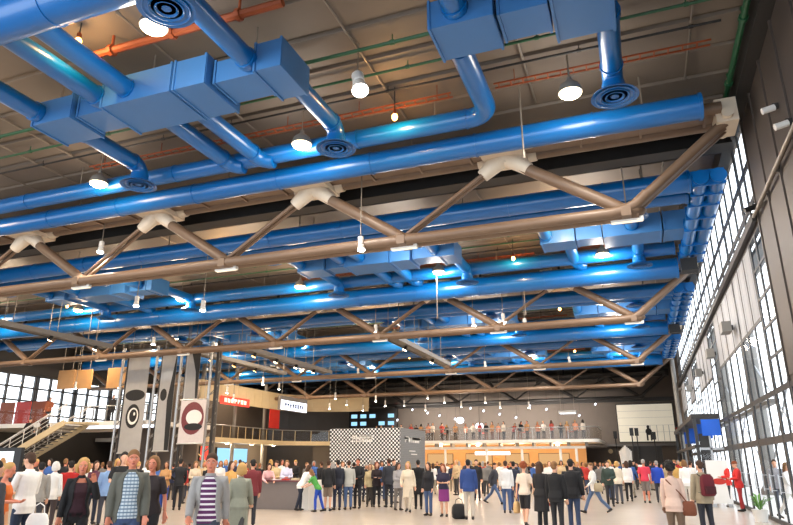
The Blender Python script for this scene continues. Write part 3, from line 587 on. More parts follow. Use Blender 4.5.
J = person(-0.69,45.99,0,1.8,face(-0.69,45.99,40), 'distant visitor in a black top in the crowd towards the back bar', pose='hold', fem=False, skin_='fair', hair=('short', 'black'), top=('shirt', (26, 26, 30)), bottom=('jeans', (60, 58, 60)), lod='far', group='distant crowd in black tops')
J = person(-0.3,54.0,0,1.82,face(-0.3,54.0,180), 'distant visitor in a white top in the crowd towards the back bar', pose='rest', fem=True, skin_='red', hair=('long', 'black'), top=('jacket', (224, 222, 220)), bottom=('jeans', (30, 36, 52)), lod='far', group='distant crowd in white tops')
J = person(0.35,45.0,0,1.76,face(0.35,45.0,150), 'distant visitor in a navy top in the crowd towards the back bar', pose='hold', fem=False, skin_='red', hair=('short', 'brown'), top=('shirt', (36, 44, 70)), bottom=('jeans', (150, 140, 124)), lod='far', group='distant crowd in navy tops')
J = person(0.84,37.99,0,1.61,face(0.84,37.99,0), 'distant visitor in a beige top in the crowd towards the back bar', pose='stand', fem=True, skin_='red', hair=('bob', 'black'), top=('shirt', (196, 172, 136)), bottom=('jeans', (150, 140, 124)), lod='far', group='distant crowd in beige tops')
J = person(1.43,49.98,0,1.66,face(1.43,49.98,180), 'distant visitor in a black top in the crowd towards the back bar', pose='hold', fem=False, skin_='tan', hair=('short', 'grey'), top=('jacket', (26, 26, 30)), bottom=('jeans', (30, 36, 52)), lod='far', group='distant crowd in black tops')
J = person(2.03,45.96,0,1.82,face(2.03,45.96,0), 'distant visitor in a red top in the crowd towards the back bar', pose='rest', fem=True, skin_='fair', hair=('bob', 'grey'), top=('shirt', (170, 44, 40)), bottom=('jeans', (52, 66, 94)), lod='far', group='distant crowd in red tops')
J = person(-14.71,27.29,0,1.67,face(-14.71,27.29,40), 'distant visitor in a grey top in the crowd towards the back bar', pose='stand', fem=False, skin_='fair', hair=('short', 'light'), top=('shirt', (116, 114, 112)), bottom=('jeans', (150, 140, 124)), lod='mid', group='distant crowd in grey tops')
J = person(-13.01,27.59,0,1.71,face(-13.01,27.59,0), 'distant visitor in a white top in the crowd towards the back bar', pose='stand', fem=True, skin_='fair', hair=('bob', 'light'), top=('jacket', (224, 222, 220)), bottom=('jeans', (30, 36, 52)), lod='mid', group='distant crowd in white tops')
J = person(-11.84,27.56,0,1.62,face(-11.84,27.56,40), 'distant visitor in a black top in the crowd towards the back bar', pose='hold', fem=False, skin_='tan', hair=('short', 'grey'), top=('shirt', (26, 26, 30)), bottom=('jeans', (30, 36, 52)), lod='mid', group='distant crowd in black tops')
J = person(-11.36,28.31,0,1.74,face(-11.36,28.31,0), 'distant visitor in a blue top in the crowd towards the back bar', pose='hold', fem=True, skin_='tan', hair=('bob', 'brown'), top=('shirt', (60, 96, 160)), bottom=('jeans', (52, 66, 94)), lod='mid', group='distant crowd in blue tops')
J = person(-13.51,43.97,0,1.74,face(-13.51,43.97,0), 'distant visitor in a black top in the crowd towards the back bar', pose='hold', fem=False, skin_='fair', hair=('short', 'light'), top=('jacket', (26, 26, 30)), bottom=('jeans', (60, 58, 60)), lod='far', group='distant crowd in black tops')
J = person(-14.52,49.93,0,1.63,face(-14.52,49.93,0), 'distant visitor in a white top in the crowd towards the back bar', pose='stand', fem=True, skin_='tan', hair=('bob', 'brown'), top=('shirt', (224, 222, 220)), bottom=('jeans', (30, 36, 52)), lod='far', group='distant crowd in white tops')
J = person(-11.08,42.58,0,1.79,face(-11.08,42.58,-40), 'distant visitor in a navy top in the crowd towards the back bar', pose='fold', fem=False, skin_='fair', hair=('short', 'blond'), top=('shirt', (36, 44, 70)), bottom=('jeans', (52, 66, 94)), lod='far', group='distant crowd in navy tops')
J = person(-12.96,51.39,0,1.81,face(-12.96,51.39,150), 'distant visitor in a beige top in the crowd towards the back bar', pose='stand', fem=True, skin_='tan', hair=('long', 'grey'), top=('jacket', (196, 172, 136)), bottom=('jeans', (150, 140, 124)), lod='far', group='distant crowd in beige tops')
J = person(-11.4,52.78,0,1.69,face(-11.4,52.78,0), 'distant visitor in a black top in the crowd towards the back bar', pose='walk', fem=False, skin_='fair', hair=('short', 'brown'), top=('shirt', (26, 26, 30)), bottom=('jeans', (52, 66, 94)), lod='far', group='distant crowd in black tops')
J = person(-9.68,49.05,0,1.75,face(-9.68,49.05,-40), 'distant visitor in a red top in the crowd towards the back bar', pose='hold', fem=True, skin_='red', hair=('bob', 'blond'), top=('shirt', (170, 44, 40)), bottom=('jeans', (150, 140, 124)), lod='far', group='distant crowd in red tops')
J = person(-6.76,39.42,0,1.71,face(-6.76,39.42,180), 'distant visitor in a grey top in the crowd towards the back bar', pose='stand', fem=False, skin_='red', hair=('short', 'grey'), top=('jacket', (116, 114, 112)), bottom=('jeans', (52, 66, 94)), lod='far', group='distant crowd in grey tops')
J = person(-7.07,46.47,0,1.67,face(-7.07,46.47,0), 'distant visitor in a white top in the crowd towards the back bar', pose='hold', fem=True, skin_='fair', hair=('long', 'brown'), top=('shirt', (224, 222, 220)), bottom=('jeans', (150, 140, 124)), lod='far', group='distant crowd in white tops')
J = person(-5.24,49.72,0,1.79,face(-5.24,49.72,210), 'distant visitor in a black top in the crowd towards the back bar', pose='hold', fem=False, skin_='tan', hair=('short', 'brown'), top=('shirt', (26, 26, 30)), bottom=('jeans', (60, 58, 60)), lod='far', group='distant crowd in black tops')
J = person(-4.14,53.84,0,1.67,face(-4.14,53.84,210), 'distant visitor in a blue top in the crowd towards the back bar', pose='walk', fem=True, skin_='fair', hair=('long', 'light'), top=('jacket', (60, 96, 160)), bottom=('jeans', (150, 140, 124)), lod='far', group='distant crowd in blue tops')
J = person(-3.15,46.89,0,1.72,face(-3.15,46.89,40), 'distant visitor in a black top in the crowd towards the back bar', pose='fold', fem=False, skin_='tan', hair=('short', 'light'), top=('shirt', (26, 26, 30)), bottom=('jeans', (30, 36, 52)), lod='far', group='distant crowd in black tops')
J = person(-15.34,47.59,0,1.75,face(-15.34,47.59,40), 'distant visitor in a white top in the crowd towards the back bar', pose='rest', fem=True, skin_='tan', hair=('long', 'grey'), top=('shirt', (224, 222, 220)), bottom=('jeans', (60, 58, 60)), lod='far', group='distant crowd in white tops')
J = person(-9.5,31.6,0,1.65,face(-9.5,31.6,40), 'distant visitor in a navy top in the crowd towards the back bar', pose='hold', fem=False, skin_='tan', hair=('short', 'brown'), top=('jacket', (36, 44, 70)), bottom=('jeans', (52, 66, 94)), lod='mid', group='distant crowd in navy tops')
J = person(-9.58,34.7,0,1.83,face(-9.58,34.7,-40), 'distant visitor in a beige top in the crowd towards the back bar', pose='rest', fem=True, skin_='fair', hair=('bob', 'blond'), top=('shirt', (196, 172, 136)), bottom=('jeans', (60, 58, 60)), lod='mid', group='distant crowd in beige tops')
J = person(-9.65,37.79,0,1.82,face(-9.65,37.79,150), 'distant visitor in a black top in the crowd towards the back bar', pose='hold', fem=False, skin_='red', hair=('short', 'grey'), top=('shirt', (26, 26, 30)), bottom=('jeans', (150, 140, 124)), lod='far', group='distant crowd in black tops')
J = person(-10.88,45.72,0,1.76,face(-10.88,45.72,210), 'distant visitor in a red top in the crowd towards the back bar', pose='walk', fem=True, skin_='tan', hair=('bob', 'brown'), top=('jacket', (170, 44, 40)), bottom=('jeans', (52, 66, 94)), lod='far', group='distant crowd in red tops')
J = person(-7.84,34.11,0,1.67,face(-7.84,34.11,180), 'distant visitor in a grey top in the crowd towards the back bar', pose='stand', fem=False, skin_='red', hair=('short', 'light'), top=('shirt', (116, 114, 112)), bottom=('jeans', (60, 58, 60)), lod='mid', group='distant crowd in grey tops')
J = person(-10.45,50.94,0,1.67,face(-10.45,50.94,180), 'distant visitor in a white top in the crowd towards the back bar', pose='stand', fem=True, skin_='red', hair=('long', 'blond'), top=('shirt', (224, 222, 220)), bottom=('jeans', (150, 140, 124)), lod='far', group='distant crowd in white tops')
J = person(-7.77,42.29,0,1.65,face(-7.77,42.29,-40), 'distant visitor in a black top in the crowd towards the back bar', pose='rest', fem=False, skin_='fair', hair=('short', 'brown'), top=('jacket', (26, 26, 30)), bottom=('jeans', (52, 66, 94)), lod='far', group='distant crowd in black tops')
J = person(-5.88,37.54,0,1.71,face(-5.88,37.54,210), 'distant visitor in a blue top in the crowd towards the back bar', pose='walk', fem=True, skin_='red', hair=('bob', 'brown'), top=('shirt', (60, 96, 160)), bottom=('jeans', (30, 36, 52)), lod='far', group='distant crowd in blue tops')
J = person(-7.3,49.46,0,1.65,face(-7.3,49.46,150), 'distant visitor in a black top in the crowd towards the back bar', pose='fold', fem=False, skin_='fair', hair=('short', 'brown'), top=('shirt', (26, 26, 30)), bottom=('jeans', (150, 140, 124)), lod='far', group='distant crowd in black tops')
J = person(-4.48,33.7,0,1.73,face(-4.48,33.7,0), 'distant visitor in a white top in the crowd towards the back bar', pose='rest', fem=True, skin_='fair', hair=('bob', 'light'), top=('jacket', (224, 222, 220)), bottom=('jeans', (30, 36, 52)), lod='mid', group='distant crowd in white tops')
J = person(-5.24,42.68,0,1.69,face(-5.24,42.68,210), 'distant visitor in a navy top in the crowd towards the back bar', pose='rest', fem=False, skin_='fair', hair=('short', 'blond'), top=('shirt', (36, 44, 70)), bottom=('jeans', (150, 140, 124)), lod='far', group='distant crowd in navy tops')
J = person(-5.67,51.69,0,1.63,face(-5.67,51.69,150), 'distant visitor in a beige top in the crowd towards the back bar', pose='rest', fem=True, skin_='red', hair=('long', 'blond'), top=('shirt', (196, 172, 136)), bottom=('jeans', (60, 58, 60)), lod='far', group='distant crowd in beige tops')
J = person(-4.1,41.8,0,1.71,face(-4.1,41.8,210), 'distant visitor in a black top in the crowd towards the back bar', pose='rest', fem=False, skin_='fair', hair=('short', 'brown'), top=('jacket', (26, 26, 30)), bottom=('jeans', (30, 36, 52)), lod='far', group='distant crowd in black tops')
J = person(-3.02,37.88,0,1.66,face(-3.02,37.88,150), 'distant visitor in a red top in the crowd towards the back bar', pose='stand', fem=True, skin_='tan', hair=('bob', 'light'), top=('shirt', (170, 44, 40)), bottom=('jeans', (52, 66, 94)), lod='far', group='distant crowd in red tops')
J = person(-2.7,44.92,0,1.68,face(-2.7,44.92,0), 'distant visitor in a grey top in the crowd towards the back bar', pose='stand', fem=False, skin_='tan', hair=('short', 'light'), top=('shirt', (116, 114, 112)), bottom=('jeans', (150, 140, 124)), lod='far', group='distant crowd in grey tops')
J = person(-1.57,32.96,0,1.78,face(-1.57,32.96,150), 'distant visitor in a white top in the crowd towards the back bar', pose='stand', fem=True, skin_='fair', hair=('long', 'blond'), top=('jacket', (224, 222, 220)), bottom=('jeans', (52, 66, 94)), lod='mid', group='distant crowd in white tops')
J = person(-1.25,43.98,0,1.64,face(-1.25,43.98,-40), 'distant visitor in a black top in the crowd towards the back bar', pose='rest', fem=False, skin_='tan', hair=('short', 'black'), top=('shirt', (26, 26, 30)), bottom=('jeans', (150, 140, 124)), lod='far', group='distant crowd in black tops')
J = person(-0.67,34.99,0,1.83,face(-0.67,34.99,150), 'distant visitor in a blue top in the crowd towards the back bar', pose='walk', fem=True, skin_='red', hair=('long', 'black'), top=('shirt', (60, 96, 160)), bottom=('jeans', (150, 140, 124)), lod='mid', group='distant crowd in blue tops')
J = person(-0.46,48.0,0,1.73,face(-0.46,48.0,-40), 'distant visitor in a black top in the crowd towards the back bar', pose='walk', fem=False, skin_='red', hair=('short', 'black'), top=('jacket', (26, 26, 30)), bottom=('jeans', (60, 58, 60)), lod='far', group='distant crowd in black tops')
J = person(0.04,38.0,0,1.67,face(0.04,38.0,150), 'distant visitor in a white top in the crowd towards the back bar', pose='walk', fem=True, skin_='fair', hair=('bob', 'black'), top=('shirt', (224, 222, 220)), bottom=('jeans', (60, 58, 60)), lod='far', group='distant crowd in white tops')
J = person(0.67,52.0,0,1.74,face(0.67,52.0,40), 'distant visitor in a navy top in the crowd towards the back bar', pose='hold', fem=False, skin_='red', hair=('short', 'brown'), top=('shirt', (36, 44, 70)), bottom=('jeans', (52, 66, 94)), lod='far', group='distant crowd in navy tops')
J = person(1.32,43.98,0,1.75,face(1.32,43.98,0), 'distant visitor in a beige top in the crowd towards the back bar', pose='walk', fem=True, skin_='fair', hair=('bob', 'grey'), top=('jacket', (196, 172, 136)), bottom=('jeans', (52, 66, 94)), lod='far', group='distant crowd in beige tops')
J = person(1.31,35.98,0,1.72,face(1.31,35.98,210), 'distant visitor in a black top in the crowd towards the back bar', pose='rest', fem=False, skin_='fair', hair=('short', 'grey'), top=('shirt', (26, 26, 30)), bottom=('jeans', (150, 140, 124)), lod='mid', group='distant crowd in black tops')
J = person(1.92,39.95,0,1.7,face(1.92,39.95,150), 'distant visitor in a red top in the crowd towards the back bar', pose='fold', fem=True, skin_='fair', hair=('bob', 'blond'), top=('shirt', (170, 44, 40)), bottom=('jeans', (30, 36, 52)), lod='far', group='distant crowd in red tops')
J = person(2.72,49.93,0,1.68,face(2.72,49.93,150), 'distant visitor in a grey top in the crowd towards the back bar', pose='walk', fem=False, skin_='tan', hair=('short', 'brown'), top=('jacket', (116, 114, 112)), bottom=('jeans', (30, 36, 52)), lod='far', group='distant crowd in grey tops')
J = person(-14.51,41.54,0,1.7,face(-14.51,41.54,0), 'distant visitor in a white top in the crowd towards the back bar', pose='fold', fem=True, skin_='fair', hair=('long', 'brown'), top=('shirt', (224, 222, 220)), bottom=('jeans', (30, 36, 52)), lod='far', group='distant crowd in white tops')
J = person(-12.2,35.99,0,1.64,face(-12.2,35.99,0), 'distant visitor in a black top in the crowd towards the back bar', pose='fold', fem=False, skin_='tan', hair=('short', 'light'), top=('shirt', (26, 26, 30)), bottom=('jeans', (30, 36, 52)), lod='far', group='distant crowd in black tops')
J = person(-15.82,30.09,0,1.75,face(-15.82,30.09,0), 'distant visitor in a blue top in the crowd towards the back bar', pose='hold', fem=True, skin_='red', hair=('long', 'grey'), top=('jacket', (60, 96, 160)), bottom=('jeans', (60, 58, 60)), lod='mid', group='distant crowd in blue tops')
J = person(-14.1,27.61,0,1.77,face(-14.1,27.61,210), 'distant visitor in a black top in the crowd towards the back bar', pose='walk', fem=False, skin_='tan', hair=('short', 'brown'), top=('shirt', (26, 26, 30)), bottom=('jeans', (150, 140, 124)), lod='mid', group='distant crowd in black tops')
J = person(-12.98,26.49,0,1.75,face(-12.98,26.49,180), 'distant visitor in a white top in the crowd towards the back bar', pose='walk', fem=True, skin_='fair', hair=('long', 'grey'), top=('shirt', (224, 222, 220)), bottom=('jeans', (30, 36, 52)), lod='mid', group='distant crowd in white tops')
J = person(-12.75,28.26,0,1.73,face(-12.75,28.26,180), 'distant visitor in a navy top in the crowd towards the back bar', pose='walk', fem=False, skin_='red', hair=('short', 'black'), top=('jacket', (36, 44, 70)), bottom=('jeans', (30, 36, 52)), lod='mid', group='distant crowd in navy tops')
J = person(-12.09,28.87,0,1.82,face(-12.09,28.87,210), 'distant visitor in a beige top in the crowd towards the back bar', pose='fold', fem=True, skin_='fair', hair=('bob', 'grey'), top=('shirt', (196, 172, 136)), bottom=('jeans', (60, 58, 60)), lod='mid', group='distant crowd in beige tops')
J = person(-10.31,27.11,0,1.81,face(-10.31,27.11,40), 'distant visitor in a black top in the crowd towards the back bar', pose='rest', fem=False, skin_='fair', hair=('short', 'brown'), top=('shirt', (26, 26, 30)), bottom=('jeans', (30, 36, 52)), lod='mid', group='distant crowd in black tops')
J = person(-18.59,19.58,0,1.8,face(-18.59,19.58,40), 'distant visitor in a white top among the people under the face banners and gallery', pose='stand', fem=True, skin_='tan', hair=('long', 'blond'), top=('shirt', (224, 222, 220)), bottom=('jeans', (52, 66, 94)), lod='mid', group='left crowd in white tops')
J = person(-17.38,19.34,0,1.7,face(-17.38,19.34,150), 'distant visitor in a black top among the people under the face banners and gallery', pose='rest', fem=False, skin_='fair', hair=('short', 'blond'), top=('shirt', (26, 26, 30)), bottom=('jeans', (60, 58, 60)), lod='mid', group='left crowd in black tops')
J = person(-19.78,22.55,0,1.75,face(-19.78,22.55,0), 'distant visitor in a white top among the people under the face banners and gallery', pose='stand', fem=True, skin_='fair', hair=('long', 'light'), top=('shirt', (224, 222, 220)), bottom=('jeans', (30, 36, 52)), lod='mid', group='left crowd in white tops')
J = person(-20.93,26.79,0,1.63,face(-20.93,26.79,180), 'distant visitor in a black top among the people under the face banners and gallery', pose='fold', fem=False, skin_='red', hair=('short', 'black'), top=('shirt', (26, 26, 30)), bottom=('jeans', (52, 66, 94)), lod='mid', group='left crowd in black tops')
J = person(-19.77,26.42,0,1.71,face(-19.77,26.42,0), 'distant visitor in a beige top among the people under the face banners and gallery', pose='stand', fem=True, skin_='red', hair=('long', 'blond'), top=('shirt', (196, 172, 136)), bottom=('jeans', (52, 66, 94)), lod='mid', group='left crowd in beige tops')
J = person(-21.12,29.16,0,1.64,face(-21.12,29.16,0), 'distant visitor in a grey top among the people under the face banners and gallery', pose='rest', fem=False, skin_='fair', hair=('short', 'black'), top=('shirt', (116, 114, 112)), bottom=('jeans', (30, 36, 52)), lod='mid', group='left crowd in grey tops')
J = person(-18.98,27.0,0,1.8,face(-18.98,27.0,0), 'distant visitor in a blue top among the people under the face banners and gallery', pose='stand', fem=True, skin_='fair', hair=('long', 'blond'), top=('shirt', (60, 96, 160)), bottom=('jeans', (52, 66, 94)), lod='mid', group='left crowd in blue tops')
J = person(-16.9,24.79,0,1.77,face(-16.9,24.79,-40), 'distant visitor in a navy top among the people under the face banners and gallery', pose='hold', fem=False, skin_='tan', hair=('short', 'blond'), top=('shirt', (36, 44, 70)), bottom=('jeans', (60, 58, 60)), lod='mid', group='left crowd in navy tops')
J = person(-19.85,30.03,0,1.68,face(-19.85,30.03,40), 'distant visitor in a red top among the people under the face banners and gallery', pose='fold', fem=True, skin_='fair', hair=('long', 'brown'), top=('shirt', (170, 44, 40)), bottom=('jeans', (52, 66, 94)), lod='mid', group='left crowd in red tops')
J = person(-17.63,27.89,0,1.64,face(-17.63,27.89,150), 'distant visitor in a black top among the people under the face banners and gallery', pose='fold', fem=False, skin_='red', hair=('short', 'light'), top=('shirt', (26, 26, 30)), bottom=('jeans', (30, 36, 52)), lod='mid', group='left crowd in black tops')
J = person(-19.46,18.72,0,1.8,face(-19.46,18.72,180), 'distant visitor in a white top among the people under the face banners and gallery', pose='rest', fem=True, skin_='fair', hair=('long', 'brown'), top=('shirt', (224, 222, 220)), bottom=('jeans', (30, 36, 52)), lod='mid', group='left crowd in white tops')
J = person(-20.56,19.01,0,1.8,face(-20.56,19.01,150), 'distant visitor in a black top among the people under the face banners and gallery', pose='rest', fem=False, skin_='red', hair=('short', 'light'), top=('shirt', (26, 26, 30)), bottom=('jeans', (30, 36, 52)), lod='mid', group='left crowd in black tops')
J = person(-21.36,21.06,0,1.66,face(-21.36,21.06,0), 'distant visitor in a white top among the people under the face banners and gallery', pose='rest', fem=True, skin_='tan', hair=('long', 'black'), top=('shirt', (224, 222, 220)), bottom=('jeans', (30, 36, 52)), lod='mid', group='left crowd in white tops')
J = person(-16.14,28.79,0,1.79,face(-16.14,28.79,-40), 'distant visitor in a black top among the people under the face banners and gallery', pose='hold', fem=False, skin_='fair', hair=('short', 'blond'), top=('shirt', (26, 26, 30)), bottom=('jeans', (52, 66, 94)), lod='mid', group='left crowd in black tops')
J = person(-21.05,22.76,0,1.76,face(-21.05,22.76,0), 'distant visitor in a beige top among the people under the face banners and gallery', pose='fold', fem=True, skin_='tan', hair=('long', 'blond'), top=('shirt', (196, 172, 136)), bottom=('jeans', (52, 66, 94)), lod='mid', group='left crowd in beige tops')
J = person(-16.18,17.72,0,1.6,face(-16.18,17.72,-40), 'distant visitor in a grey top among the people under the face banners and gallery', pose='stand', fem=False, skin_='fair', hair=('short', 'light'), top=('shirt', (116, 114, 112)), bottom=('jeans', (60, 58, 60)), lod='mid', group='left crowd in grey tops')
J = person(-18.21,21.27,0,1.67,face(-18.21,21.27,40), 'distant visitor in a blue top among the people under the face banners and gallery', pose='hold', fem=True, skin_='red', hair=('long', 'black'), top=('shirt', (60, 96, 160)), bottom=('jeans', (60, 58, 60)), lod='mid', group='left crowd in blue tops')
J = person(-20.88,25.55,0,1.62,face(-20.88,25.55,180), 'distant visitor in a navy top among the people under the face banners and gallery', pose='hold', fem=False, skin_='red', hair=('short', 'black'), top=('shirt', (36, 44, 70)), bottom=('jeans', (60, 58, 60)), lod='mid', group='left crowd in navy tops')
J = person(-18.63,23.51,0,1.63,face(-18.63,23.51,150), 'distant visitor in a red top among the people under the face banners and gallery', pose='stand', fem=True, skin_='fair', hair=('long', 'brown'), top=('shirt', (170, 44, 40)), bottom=('jeans', (60, 58, 60)), lod='mid', group='left crowd in red tops')
J = person(-16.05,21.71,0,1.65,face(-16.05,21.71,150), 'distant visitor in a black top among the people under the face banners and gallery', pose='hold', fem=False, skin_='red', hair=('short', 'brown'), top=('shirt', (26, 26, 30)), bottom=('jeans', (52, 66, 94)), lod='mid', group='left crowd in black tops')
J = person(-17.43,24.42,0,1.74,face(-17.43,24.42,0), 'distant visitor in a white top among the people under the face banners and gallery', pose='stand', fem=True, skin_='tan', hair=('long', 'light'), top=('shirt', (224, 222, 220)), bottom=('jeans', (30, 36, 52)), lod='mid', group='left crowd in white tops')
J = person(-18.43,27.37,0,1.8,face(-18.43,27.37,180), 'distant visitor in a black top among the people under the face banners and gallery', pose='hold', fem=False, skin_='red', hair=('short', 'brown'), top=('shirt', (26, 26, 30)), bottom=('jeans', (60, 58, 60)), lod='mid', group='left crowd in black tops')
J = person(-14.43,21.63,0,1.7,face(-14.43,21.63,0), 'distant visitor in a white top among the people under the face banners and gallery', pose='stand', fem=True, skin_='tan', hair=('long', 'black'), top=('shirt', (224, 222, 220)), bottom=('jeans', (30, 36, 52)), lod='mid', group='left crowd in white tops')
J = person(-16.76,26.08,0,1.7,face(-16.76,26.08,40), 'distant visitor in a black top among the people under the face banners and gallery', pose='hold', fem=False, skin_='red', hair=('short', 'brown'), top=('shirt', (26, 26, 30)), bottom=('jeans', (30, 36, 52)), lod='mid', group='left crowd in black tops')
J = person(-17.18,28.17,0,1.81,face(-17.18,28.17,150), 'distant visitor in a beige top among the people under the face banners and gallery', pose='fold', fem=True, skin_='red', hair=('long', 'blond'), top=('shirt', (196, 172, 136)), bottom=('jeans', (60, 58, 60)), lod='mid', group='left crowd in beige tops')
J = person(-23.17,23.49,0,1.67,face(-23.17,23.49,180), 'distant visitor in a grey top among the people under the face banners and gallery', pose='fold', fem=False, skin_='tan', hair=('short', 'light'), top=('shirt', (116, 114, 112)), bottom=('jeans', (60, 58, 60)), lod='mid', group='left crowd in grey tops')
J = person(-21.66,19.28,0,1.8,face(-21.66,19.28,-40), 'distant visitor in a blue top among the people under the face banners and gallery', pose='stand', fem=True, skin_='fair', hair=('long', 'black'), top=('shirt', (60, 96, 160)), bottom=('jeans', (60, 58, 60)), lod='mid', group='left crowd in blue tops')
J = person(-17.42,16.51,0,1.61,face(-17.42,16.51,40), 'distant visitor in a navy top among the people under the face banners and gallery', pose='hold', fem=False, skin_='red', hair=('short', 'blond'), top=('shirt', (36, 44, 70)), bottom=('jeans', (52, 66, 94)), lod='mid', group='left crowd in navy tops')
J = person(-22.9,22.35,0,1.8,face(-22.9,22.35,150), 'distant visitor in a red top among the people under the face banners and gallery', pose='stand', fem=True, skin_='red', hair=('long', 'light'), top=('shirt', (170, 44, 40)), bottom=('jeans', (52, 66, 94)), lod='mid', group='left crowd in red tops')
J = person(-19.71,16.96,0,1.78,face(-19.71,16.96,40), 'distant visitor in a black top among the people under the face banners and gallery', pose='hold', fem=False, skin_='red', hair=('short', 'blond'), top=('shirt', (26, 26, 30)), bottom=('jeans', (30, 36, 52)), lod='mid', group='left crowd in black tops')
J = person(-16.22,27.58,0,1.81,face(-16.22,27.58,40), 'distant visitor in a white top among the people under the face banners and gallery', pose='stand', fem=True, skin_='red', hair=('long', 'brown'), top=('shirt', (224, 222, 220)), bottom=('jeans', (60, 58, 60)), lod='mid', group='left crowd in white tops')
J = person(-24.6,59.78,3.625,1.53,face(-24.6,59.78,30), 'visitor in a red top behind the glass guard of the back balcony', pose='stand', fem=False, skin_='fair', hair=('short', 'blond'), top=('shirt', (176, 70, 60)), bottom=('jeans', (60, 50, 46)), lod='far', group='balcony visitors in red tops')
J = person(-24.06,59.72,3.625,1.56,face(-24.06,59.72,30), 'visitor in a black top behind the glass guard of the back balcony', pose='stand', fem=True, skin_='red', hair=('long', 'blond'), top=('shirt', (34, 30, 32)), bottom=('jeans', (30, 36, 52)), lod='far', group='balcony visitors in black tops')
J = person(-23.32,59.19,3.625,1.55,face(-23.32,59.19,200), 'visitor in a tan top behind the glass guard of the back balcony', pose='lean', fem=False, skin_='red', hair=('short', 'black'), top=('shirt', (180, 134, 92)), bottom=('jeans', (60, 50, 46)), lod='far', group='balcony visitors in tan tops')
J = person(-22.55,58.91,3.625,1.52,face(-22.55,58.91,-30), 'visitor in a peach top behind the glass guard of the back balcony', pose='fold', fem=True, skin_='red', hair=('long', 'light'), top=('shirt', (214, 150, 120)), bottom=('jeans', (120, 80, 60)), lod='far', group='balcony visitors in peach tops')
J = person(-21.81,59.33,3.625,1.61,face(-21.81,59.33,-30), 'visitor in a white top behind the glass guard of the back balcony', pose='rest', fem=False, skin_='fair', hair=('short', 'black'), top=('shirt', (222, 214, 204)), bottom=('jeans', (120, 80, 60)), lod='far', group='balcony visitors in white tops')
J = person(-20.95,59.79,3.625,1.66,face(-20.95,59.79,0), 'visitor in a red top behind the glass guard of the back balcony', pose='stand', fem=True, skin_='fair', hair=('long', 'light'), top=('shirt', (176, 70, 60)), bottom=('jeans', (60, 50, 46)), lod='far', group='balcony visitors in red tops')
J = person(-20.3,59.41,3.625,1.52,face(-20.3,59.41,200), 'visitor in a black top behind the glass guard of the back balcony', pose='fold', fem=False, skin_='fair', hair=('short', 'brown'), top=('shirt', (34, 30, 32)), bottom=('jeans', (120, 80, 60)), lod='far', group='balcony visitors in black tops')
J = person(-19.74,58.91,3.625,1.68,face(-19.74,58.91,160), 'visitor in a tan top behind the glass guard of the back balcony', pose='lean', fem=True, skin_='red', hair=('long', 'black'), top=('shirt', (180, 134, 92)), bottom=('jeans', (60, 50, 46)), lod='far', group='balcony visitors in tan tops')
J = person(-19.12,59.57,3.625,1.65,face(-19.12,59.57,0), 'visitor in a peach top behind the glass guard of the back balcony', pose='stand', fem=False, skin_='red', hair=('short', 'black'), top=('shirt', (214, 150, 120)), bottom=('jeans', (60, 50, 46)), lod='far', group='balcony visitors in peach tops')
J = person(-18.47,58.94,3.625,1.65,face(-18.47,58.94,-30), 'visitor in a white top behind the glass guard of the back balcony', pose='rest', fem=True, skin_='tan', hair=('long', 'light'), top=('shirt', (222, 214, 204)), bottom=('jeans', (60, 50, 46)), lod='far', group='balcony visitors in white tops')
J = person(-17.77,59.57,3.625,1.67,face(-17.77,59.57,160), 'visitor in a red top behind the glass guard of the back balcony', pose='fold', fem=False, skin_='tan', hair=('short', 'brown'), top=('shirt', (176, 70, 60)), bottom=('jeans', (60, 50, 46)), lod='far', group='balcony visitors in red tops')
J = person(-16.95,58.7,3.625,1.51,face(-16.95,58.7,200), 'visitor in a black top behind the glass guard of the back balcony', pose='lean', fem=True, skin_='tan', hair=('long', 'blond'), top=('shirt', (34, 30, 32)), bottom=('jeans', (60, 50, 46)), lod='far', group='balcony visitors in black tops')
J = person(-16.16,58.61,3.625,1.56,face(-16.16,58.61,200), 'visitor in a tan top behind the glass guard of the back balcony', pose='stand', fem=False, skin_='tan', hair=('short', 'light'), top=('shirt', (180, 134, 92)), bottom=('jeans', (60, 50, 46)), lod='far', group='balcony visitors in tan tops')
J = person(-15.4,59.5,3.625,1.55,face(-15.4,59.5,30), 'visitor in a peach top behind the glass guard of the back balcony', pose='rest', fem=True, skin_='red', hair=('long', 'light'), top=('shirt', (214, 150, 120)), bottom=('jeans', (60, 50, 46)), lod='far', group='balcony visitors in peach tops')
J = person(-14.57,59.02,3.625,1.58,face(-14.57,59.02,200), 'visitor in a white top behind the glass guard of the back balcony', pose='fold', fem=False, skin_='red', hair=('short', 'light'), top=('shirt', (222, 214, 204)), bottom=('jeans', (60, 50, 46)), lod='far', group='balcony visitors in white tops')
J = person(-13.96,59.12,3.625,1.67,face(-13.96,59.12,200), 'visitor in a red top behind the glass guard of the back balcony', pose='rest', fem=True, skin_='fair', hair=('long', 'light'), top=('shirt', (176, 70, 60)), bottom=('jeans', (60, 50, 46)), lod='far', group='balcony visitors in red tops')
J = person(-13.45,59.48,3.625,1.61,face(-13.45,59.48,30), 'visitor in a black top behind the glass guard of the back balcony', pose='fold', fem=False, skin_='red', hair=('short', 'black'), top=('shirt', (34, 30, 32)), bottom=('jeans', (120, 80, 60)), lod='far', group='balcony visitors in black tops')
J = person(-12.74,58.83,3.625,1.64,face(-12.74,58.83,-30), 'visitor in a tan top behind the glass guard of the back balcony', pose='stand', fem=True, skin_='fair', hair=('long', 'brown'), top=('shirt', (180, 134, 92)), bottom=('jeans', (120, 80, 60)), lod='far', group='balcony visitors in tan tops')
